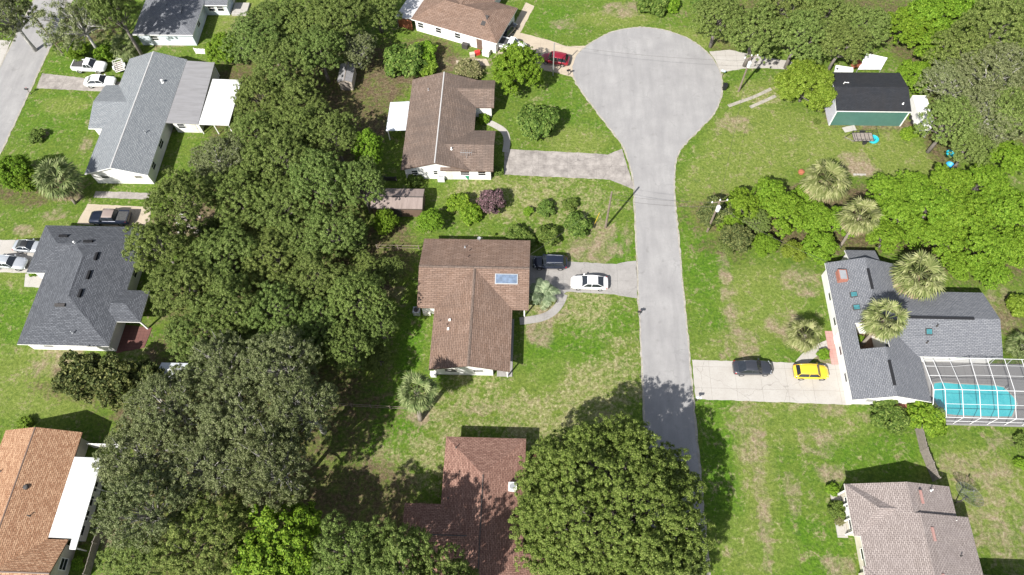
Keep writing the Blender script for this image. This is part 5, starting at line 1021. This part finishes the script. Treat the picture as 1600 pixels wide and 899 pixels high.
W_ = 'oaks of the wooded strip on the left'
UND = 'low dark oak filling a gap under the taller oaks of the wooded strip'
OAKS = [
 ('olive', 330, 365, 24, UND), ('oak', 400, 350, 24, UND), ('oak', 465, 290, 24, UND), ('olive', 300, 390, 22, UND), ('oak', 480, 470, 24, UND), ('oak', 385, 440, 24, UND), ('olive', 530, 455, 24, UND), ('oak', 345, 545, 24, UND), ('oak', 260, 430, 20, UND), ('olive', 320, 480, 22, UND), ('oak', 420, 190, 24, UND), ('oak', 430, 540, 24, UND), ('olive', 550, 380, 24, UND), ('oak', 300, 590, 22, UND),
 # wooded strip, top part
 ('bright', 352, 76, 26, 'bright green tree beside the corner of the grey top left house'), ('oak', 398, 66, 40, 'oak at the left edge of the wood, right of the grey top left house'), ('oak', 430, 30, 36, 'oak near the top edge, right of the sunny strip beside the grey corner house'),
 ('olive', 482, 28, 42, 'olive green oak at the top edge of the wood'), ('oak', 535, 24, 40, 'oak at the top edge above the small grey shed'), ('olive', 588, 14, 34, 'oak at the top edge left of the brown house with the steel lean-to'), ('oak', 440, 105, 42, 'oak in the upper wood right of the white patio roof of the blue grey house'),
 ('oak', 498, 82, 36, 'oak left of the small grey shed in the upper wood'), ('moss', 556, 76, 30, 'pale oak with a thick leaning trunk above the small grey shed'), ('olive', 405, 150, 34, 'oak overhanging the upper right of the white patio roof'), ('oak', 462, 168, 44, 'broad oak in the middle of the upper wood'),
 ('oak', 520, 212, 36, 'oak left of the corrugated patio roof'), ('bright', 575, 232, 24, 'bright young oak just below the corrugated patio roof'), ('olive', 395, 208, 36, 'olive oak right of the lower end of the white patio roof'), ('moss', 345, 252, 42, 'moss grey oak below the porch wall of the blue grey house'),
 # middle
 ('oak', 440, 245, 48, None), ('oak', 505, 285, 44, None), ('oak', 565, 290, 34, 'oak overhanging the left end of the old brown metal shed'), ('oak', 285, 318, 44, 'oak at the left edge of the wood above the rubble clearing'), ('olive', 370, 305, 46, None), ('olive', 250, 385, 42, 'oak overhanging the right corner of the charcoal roof'),
 ('oak', 440, 325, 46, None), ('oak', 352, 398, 46, None), ('oak', 520, 365, 42, None), ('oak', 290, 450, 46, 'oak right of the little porch of the charcoal roofed house'), ('olive', 420, 400, 44, None), ('oak', 495, 435, 42, None), ('oak', 360, 480, 44, None), ('olive', 560, 468, 40, 'oak reaching towards the left wall of the centre house'),
 ('oak', 310, 525, 40, 'oak above the low pale blue shed'), ('oak', 430, 490, 42, None), ('oak', 590, 505, 30, 'oak at the right edge of the wood below the corner air conditioner'), ('oak', 500, 510, 38, None), ('olive', 575, 425, 28, 'small oak left of the upper corner of the centre house'),
 ('dense', 602, 345, 18, 'small dark tree below the old brown metal shed'),
 ('olive', 470, 205, 34, None), ('oak', 400, 260, 30, None), ('oak', 470, 375, 32, None), ('olive', 320, 430, 30, None), ('oak', 395, 530, 38, None), ('olive', 480, 545, 32, None),
 # lower, grey with moss
 ('moss', 345, 575, 48, 'moss grey oak right of the low pale blue shed'), ('moss', 440, 575, 56, 'moss grey oak in the middle of the lower wood'), ('moss', 260, 635, 56, 'moss grey oak below the low pale blue shed'), ('moss', 375, 650, 62, 'large moss grey oak in the centre of the lower wood'), ('moss', 475, 640, 50, 'moss grey oak at the right edge of the lower wood'),
 ('moss', 215, 712, 58, 'moss grey oak over the upper end of the white patio roof of the orange house'), ('moss', 320, 738, 62, 'large moss grey oak right of the white patio roof of the orange house'), ('moss', 425, 730, 56, 'moss grey oak above the bright green tree at the bottom'), ('moss', 225, 800, 58, 'moss grey oak over the lower end of the long white patio roof'), ('olive', 320, 842, 62, 'olive oak at the bottom edge right of the white patio roof'), ('olive', 210, 872, 42, 'olive oak in the bottom left, right of the dark board fence'),
 ('bright', 440, 858, 68, 'bright green tree at the bottom edge of the wood'), ('oak', 545, 868, 52, 'dark oak right of the bright green tree at the bottom'), ('oak', 618, 882, 58, 'dark oak over the lower left part of the reddish brown hip roof'),
 ('oak', 690, 912, 50, 'dark oak at the bottom edge below the reddish brown hip roof'), ('oak', 612, 425, 20, 'small dark oak against the shaded left wall of the centre house'), ('olive', 590, 560, 22, 'small oak in the shade left of the palm by the centre house'), ('oak', 545, 545, 34, 'oak at the right edge of the wood above the low rail fence'),
 ('olive', 1022, 900, 72, 'oak at the bottom edge on the right flank of the huge round oak'),
 # top left
 ('moss', 10, 22, 38, 'light green oak over the side street at the top left corner'), ('bare', 118, 30, 62, 'thin oak with bare grey limbs beside the side street'), ('oak', 175, 12, 34, 'oak at the top edge left of the grey corner house'),
 ('dense', 122, 78, 17, 'round dark tree behind the white pickup'),
 # right
 ('big', 955, 798, 148, 'huge round olive green oak at the bottom beside the street'),
 ('olive', 1125, 22, 36, 'oak at the top edge right of the cul-de-sac'), ('olive', 1182, 52, 42, 'oak over the short drive right of the cul-de-sac'), ('olive', 1222, 12, 38, 'oak at the top edge, third from the cul-de-sac'), ('olive', 1248, 58, 38, 'oak above the round yellow green tree'), ('olive', 1292, 22, 40, 'oak at the top edge above the workshop'), ('olive', 1315, 70, 34, 'oak overhanging the back left of the black workshop'), ('olive', 1350, 40, 36, 'oak above the white tarp shelter'),
 ('lime', 1260, 136, 43, 'round yellow green tree left of the black workshop'),
 ('bright', 1418, 42, 36, 'bright green tree above and right of the white tarp shelter'), ('bright', 1428, 118, 27, 'bright green tree at the upper right corner of the workshop'), ('bright', 1455, 22, 36, 'bright yellow green tree at the top edge right of the tarp shelter'), ('bright', 1510, 18, 38, 'bright green tree at the top edge between yellow green tree and grey oaks'), ('bright', 1465, 78, 30, 'bright green tree left of the big grey oaks on the right'),
 ('olive', 1512, 78, 44, 'olive oak upper left of the big oak group on the right'), ('olive', 1565, 42, 48, 'olive oak in the top right corner'), ('moss', 1490, 135, 44, 'pale oak above the long white box trailer'), ('moss', 1552, 118, 52, 'pale oak with grey limbs in the big right group'), ('olive', 1485, 192, 40, 'olive oak overhanging the long white box trailer'), ('moss', 1540, 185, 50, 'pale grey oak behind the turquoise tub'), ('olive', 1590, 180, 46, 'olive oak at the right edge below the top right corner'), ('olive', 1515, 232, 30, 'olive oak right of the turquoise tub'), ('olive', 1592, 95, 40, 'olive oak cut by the right edge near the top'), ('bright', 1580, 250, 30, 'bright green tree at the right edge above the lower hedge trees'),
]
mid_lab = 'dark green oak deep in the wooded strip between charcoal roofed house and centre house'
TALL = {(618, 882): 1.6, (955, 798): 1.0, (1022, 900): 1.1, (545, 868): 1.5, (565, 290): 1.5, (575, 232): 1.7, (505, 285): 1.2, (440, 858): 1.2, (425, 730): 1.7, (475, 640): 1.7, (440, 575): 1.3, (690, 912): 1.75, (175, 12): 1.9, (118, 30): 1.2, (590, 505): 1.5, (560, 468): 1.5, (545, 545): 1.5, (540, 500): 1.4}
for key, px, py, r, lab in OAKS:
    plant(key, 'round_tree' if key in ('lime', 'bright', 'dense') else 'oak_tree', lab or mid_lab, px, py, r * (1.13 if key in ('oak', 'olive', 'moss') else 1), 'tree', W_ if lab is None else 'low oaks in the gaps of the wooded strip' if lab == UND else None, .7 if lab == UND else TALL.get((px, py), random.uniform(.75, 1.35)))
BR = [
 ('bright', 1138, 345, 20, 'small bright tree behind the hedge pole transformer'), ('cedar', 1108, 338, 18, 'small dark cedar left of the hedge pole at the lawn edge'), ('olive', 1135, 385, 15, 'low olive bush tree at the lower left tip of the hedge'),
 ('cedar', 1122, 332, 24, 'dark feathery cedar around the hedge pole'), ('bright', 1160, 322, 28, 'bright tree just right of the hedge pole transformer'), ('cedar', 1150, 372, 24, 'brownish green cedar at the lower left end of the hedge trees'), ('olive', 1182, 345, 22, 'dull olive tree between cedar and bright hedge trees'), ('bright', 1200, 305, 28, 'bright tree at the top edge of the hedge left of the palm'), ('bright', 1228, 335, 32, 'largest bright tree left of the straw coloured palm trunk'),
 ('dense', 1196, 382, 19, 'round dark green bush tree at the lower edge of the hedge'), ('bright', 1270, 340, 28, 'bright tree below the upper palm'), ('bright', 1255, 308, 20, 'small bright tree at the foot of the upper palm'), ('bright', 1280, 385, 26, 'bright tree touching the upper left corner of the courtyard house'), ('bright', 1312, 350, 26, 'bright tree left of the middle palm'),
 ('bright', 1378, 305, 32, 'bright tree right of the gap with the sand patch'), ('bright', 1405, 335, 34, 'bright tree right of the middle palm'), ('bright', 1425, 292, 28, 'bright tree at the upper edge of the hedge below the blue tub'), ('bright', 1455, 325, 36, 'bright tree in the middle of the right hedge'), ('bright', 1480, 295, 34, 'bright tree at the upper edge of the right hedge'), ('bright', 1510, 340, 40, 'broad bright tree in the right hedge'), ('bright', 1535, 290, 36, 'bright tree at the upper edge below the grey oaks'), ('bright', 1572, 325, 40, 'bright tree at the right edge of the hedge'),
 ('bright', 1385, 372, 28, 'bright tree above the small back roof of the courtyard house'), ('bright', 1472, 375, 32, 'bright tree right of the large palm over the roof'), ('bright', 1535, 392, 36, 'bright tree above the right wing of the courtyard house'), ('bright', 1590, 385, 34, 'bright tree cut by the right edge above the courtyard house'), ('bright', 1500, 415, 24, 'small bright tree against the eave of the courtyard house'), ('bright', 1550, 430, 26, 'bright tree beside the end of the courtyard house roof'), ('bright', 1430, 365, 24, 'small bright tree above the large palm'),
 ('lime', 1240, 394, 17, 'small yellow tree at the lower edge of the hedge trees'), ('limeb', 1592, 478, 17, 'yellow green bush at the right edge below the hedge'),
]
for key, px, py, r, lab in BR: plant(key, 'hedge_tree' if key != 'cedar' else 'cedar_tree', lab, px, py, r)
SH = [
 ('dense', 806, 108, 38, 'round dark green tree between the two brown houses, above the flower shrub', 'tree'), ('rusty', 838, 190, 29, 'dark round shrub on the lawn left of the cul-de-sac neck', 'shrub'), ('crape', 768, 316, 20, 'pink flowering shrub on the lawn above the centre house', 'shrub'),
 ('shrubb', 718, 318, 17, 'bright green bush left of the pink shrub, upper of two', 'shrub'), ('shrubb', 734, 332, 16, 'bright green bush left of the pink shrub, lower of two', 'shrub'), ('bright', 672, 345, 20, 'small leafy tree right of the old brown shed', 'tree'), ('shrub', 903, 352, 19, 'large round shrub left of the lawn pole', 'shrub'), ('shrub', 857, 368, 17, 'dark shrub between round shrub and the centre house roof', 'shrub'),
 ('shrub', 853, 326, 13, 'small dark bush on the lawn right of the pink shrub', 'shrub'), ('shrub', 891, 320, 11, 'small dark bush above the large round shrub', 'shrub'), ('shrubb', 826, 330, 7, 'tiny bright bush near the pink shrub', 'shrub'), ('shrub', 808, 366, 15, 'shrub at the back eave of the centre house, left of two', 'shrub'), ('shrub', 824, 374, 12, 'shrub at the back corner of the centre house, right of two', 'shrub'),
 ('shrub', 635, 95, 30, 'dark shrub group below the steel lean-to', 'shrub'), ('shrubb', 662, 85, 20, 'bright shrub in front of the brown hip roofed house', 'shrub'), ('limeb', 664, 106, 17, 'yellowish shrub at the back of the two gabled brown house', 'shrub'), ('straw', 733, 110, 20, 'tufts of dry ornamental grass behind the two gabled brown house', 'ornamental grass'),
 ('shrubb', 756, 185, 8, 'round clipped bush in the entry recess of the two gabled brown house', 'shrub'), ('shrub', 649, 282, 11, 'dark bush against the end wall of the two gabled brown house', 'shrub'), ('shrub', 778, 267, 8, 'small bush at the corner by the weathered driveway', 'shrub'),
 ('shrub', 1020, 3, 22, 'shrub at the top edge above the cul-de-sac, left of two', 'shrub'), ('shrubb', 1046, 6, 14, 'bright shrub at the top edge above the cul-de-sac, right of two', 'shrub'), ('shrub', 1390, 649, 25, 'dark round shrub under the end wall of the courtyard house', 'shrub'), ('shrubb', 1448, 654, 26, 'bright green shrub at the corner of the pool cage', 'shrub'), ('shrubb', 1421, 209, 11, 'low round bush right of the black trailer', 'shrub'), ('shrub', 1276, 190, 5, 'tiny dark bush left of the workshop', 'shrub'),
 ('shrubb', 1300, 765, 9, 'small bush at the porch of the taupe roofed house', 'shrub'), ('shrub', 1308, 797, 13, 'shrub in front of the porch of the taupe roofed house', 'shrub'), ('straw', 1312, 812, 9, 'pale tuft of grass beside the taupe porch', 'ornamental grass'), ('shrubb', 1287, 553, 8, 'plants beside the curved path to the courtyard house', 'shrub'), ('shrubb', 1345, 531, 7, 'small plant in the courtyard', 'shrub'),
 ('shrub', 58, 212, 11, 'small dry shrub in the lawn of the blue grey house', 'shrub'), ('dense', 20, 268, 28, 'dark tree at the left edge beside the palm', 'tree'), ('bright', 40, 285, 22, 'bright tree left of the palm at the left edge', 'tree'), ('limeb', 40, 662, 10, 'yellow bush at the back end of the orange roofed house', 'shrub'), ('shrubb', 122, 880, 9, 'yellow green bush below the long white patio roof', 'shrub'),
 ('cedar', 132, 590, 36, 'dark feathery bush below the charcoal roofed house, left of three', 'shrub'), ('cedar', 185, 600, 36, 'dark feathery bush below the charcoal roofed house, middle of three', 'shrub'), ('cedar', 225, 590, 26, 'dark feathery bush beside the low pale blue shed, right of three', 'shrub'),
 ('shrubb', 118, 80, 12, 'green bush at the edge of the lawn behind the white pickup', 'shrub'), ('shrubb', 162, 82, 13, 'bright bush behind the white pickup', 'shrub'), ('redbush', 841, 717, 9, 'reddish bush at the corner of the reddish brown hip roof', 'shrub'), ('shrub', 1598, 690, 12, 'dark bush at the right edge below the pool cage', 'shrub'), ('shrubb', 1596, 725, 9, 'bright bush at the right edge beside the lawn', 'shrub'), ('shrubb', 1030, 887, 6, 'low weed at the foot of the huge oak', 'shrub'),
 ('shrubb', 52, 424, 7, 'round bush beside the small porch path of the charcoal roofed house', 'shrub'), ('shrub', 1098, 8, 16, 'dark shrub at the top edge left of the first oak', 'shrub'), ('shrubb', 876, 446, 0, '', ''), ('shrub', 945, 262, 0, '', ''),
]
for key, px, py, r, lab, cat in SH:
    if r: plant(key, {'shrub': 'shrub', 'tree': 'round_tree', 'ornamental grass': 'ornamental_grass'}[cat], lab, px, py, r, cat)

# palms
def fan_palm(seed, n=38, Rf=1.0, pet=1.15, mat='lf_palm', green=.0, skirt=15):
    rg = np.random.default_rng(seed); V = []; F = []
    def frond(az, el, pl, rf, droop, V, F):
        d = np.array([math.cos(az) * math.cos(el), math.sin(az) * math.cos(el), math.sin(el)]); s = np.array([-math.sin(az), math.cos(az), 0]); u = np.cross(d, s) * -1
        p0 = np.array([0, 0, 0.]); p1 = d * pl + np.array([0, 0, -droop * .3]); k = len(V)
        V += [p0 + s * .03, p0 - s * .03, p1 - s * .02, p1 + s * .02]; F.append((k, k + 1, k + 2, k + 3))
        for j in range(15):
            a = (j - 7) / 7 * 1.45; w_ = .075; dd = d * math.cos(a) + s * math.sin(a); nn = -d * math.sin(a) + s * math.cos(a); L = rf * (1 - .12 * abs(j - 7) / 7) * rg.uniform(.88, 1.1)
            m1 = p1 + dd * L * .55 + u * .05 * (1 if j % 2 else -1) + np.array([0, 0, -.05 - droop * .12]); m2 = p1 + dd * L + np.array([0, 0, -.22 - droop * .4 - .1 * abs(math.sin(a))]); k = len(V)
            V += [p1, m1 + nn * w_, m2, m1 - nn * w_]; F.append((k, k + 1, k + 2, k + 3))
    for i in range(n):
        el = math.asin(max(-.55, min(.97, -.45 + 1.4 * (i / n) ** .9))); frond(i * 2.39996 + rg.uniform(-.2, .2), el, pet * rg.uniform(.8, 1.15), Rf * rg.uniform(.85, 1.1), rg.uniform(.2, .8) * (1 - el * .4), V, F)
    me = bpy.data.meshes.new('crown'); me.from_pydata([tuple(v) for v in V], [], F); me.materials.append(M[mat])
    V2, F2 = [], []
    for i in range(skirt): frond(i * 2.39996, rg.uniform(-1.2, -.45), pet * .95, Rf * .9, .3, V2, F2)
    m2 = bpy.data.meshes.new('dry_skirt'); m2.from_pydata([tuple(v) for v in V2], [], F2); m2.materials.append(M['lf_dead']); return me, m2
FP = [fan_palm(1, 28, 1.15), fan_palm(2, 32, 1.15), fan_palm(3, 28, 1.12, mat='lf_palmg')]
def palm(label, base, top, ztop, R, kind=0, r=.2, skirt=True):
    bx_, by_ = base if base else P(*top, ztop); tx, ty = P(*top, ztop); T = thing('palm_tree', label, 'palm', (bx_, by_, 0))
    b = MB(); lean = Vector((tx - bx_, ty - by_, 0)); k = 8
    b.tube([(bx_ + lean.x * (i / k) ** 1.2, by_ + lean.y * (i / k) ** 1.2, -.1 + (ztop + .1) * i / k) for i in range(k + 1)], [r * (1.25 if i == 0 else 1.0 + .06 * (i % 2)) for i in range(k + 1)], 9); b.build('trunk', M['bark_palm'], T, smooth=True)
    me, m2 = FP[kind]; s = R / 2.0
    for nm, q in (('crown', me), ('dry_skirt', m2)):
        if nm == 'dry_skirt' and not skirt: continue
        o = bpy.data.objects.new(nm, q); COL.objects.link(o); o.parent = T; o.location = (tx - bx_, ty - by_, ztop); o.scale = (s,) * 3; o.rotation_euler = (0, 0, random.uniform(0, 6))
palm('tall fan palm in the lawn at the lower left corner of the centre house', P(657, 655), (651, 612), 7.0, 2.4, 2, .3)
palm('fan palm rising out of the square courtyard, over the grey roof', P(1344, 541), (1384, 498), 6.2, 2.45, 0)
palm('small fan palm in front of the courtyard house, beside the curved path', P(1252, 548), (1258, 522), 2.6, 2.1, 0)
palm('large fan palm hanging over the roof notch of the courtyard house', P(1418, 452), (1438, 428), 5.0, 3.1, 1)
palm('upper fan palm at the edge of the workshop yard', P(1275, 308), (1292, 280), 5.0, 3.0, 1)
palm('middle fan palm among the bright hedge trees', P(1312, 386), (1345, 336), 7.0, 2.4, 0)
palm('fan palm at the left edge below the blue grey house', P(118, 318), (88, 278), 5.0, 3.1, 2)
palm('low fan palm behind the white pickup by the blue grey house', P(200, 82), (194, 72), 1.6, 2.3, 2, skirt=False)
palm('low fan palm at the right edge beside the pool cage', P(1598, 545), (1596, 540), 1.4, 1.6, 2, skirt=False)
def feather(seed):
    rg = np.random.default_rng(seed); V, F = [], []
    for i in range(13):
        az = i * 2.39996; el0 = rg.uniform(.35, 1.25); L = rg.uniform(1.5, 2.1); pts = []; p = np.zeros(3); el = el0
        for j in range(9):
            pts.append(p.copy()); p = p + np.array([math.cos(az) * math.cos(el), math.sin(az) * math.cos(el), math.sin(el)]) * L / 8; el -= .2
        s = np.array([-math.sin(az), math.cos(az), 0])
        for j in range(1, 17):
            t = j / 2; a = int(min(7, t)); q = pts[a] + (pts[a + 1] - pts[a]) * (t - a); dv = pts[a + 1] - pts[a]; dv /= np.linalg.norm(dv); ll = .42 * math.sin(pi * (.12 + .8 * j / 17)) + .06
            for sg in (1, -1):
                e = q + (s * sg * .85 + dv * .55) * ll - np.array([0, 0, .06]); k = len(V); V += [q - dv * .05, q + dv * .05, e + dv * .02, e - dv * .03]; F.append((k, k + 1, k + 2, k + 3))
    me = bpy.data.meshes.new('crown'); me.from_pydata([tuple(v) for v in V], [], F); me.materials.append(M['lf_cycad']); return me
def cycad(label, px, s, h, name='feather_palm'):
    x, y = P(*px, h); T = thing(name, label, 'palm', (x, y, 0), 0, None, True); o = bpy.data.objects.new('crown', feather(5)); COL.objects.link(o); o.parent = T; o.location = (0, 0, h); o.scale = (s,) * 3
    b = MB(); b.tube([(0, 0, -.1), (0, 0, h)], [.2, .16], 8); b.build('trunk', M['bark_palm'], T)
cycad('pale blue green feather palm between the carport and the curved walk', (848, 460), 1.3, 1.5)
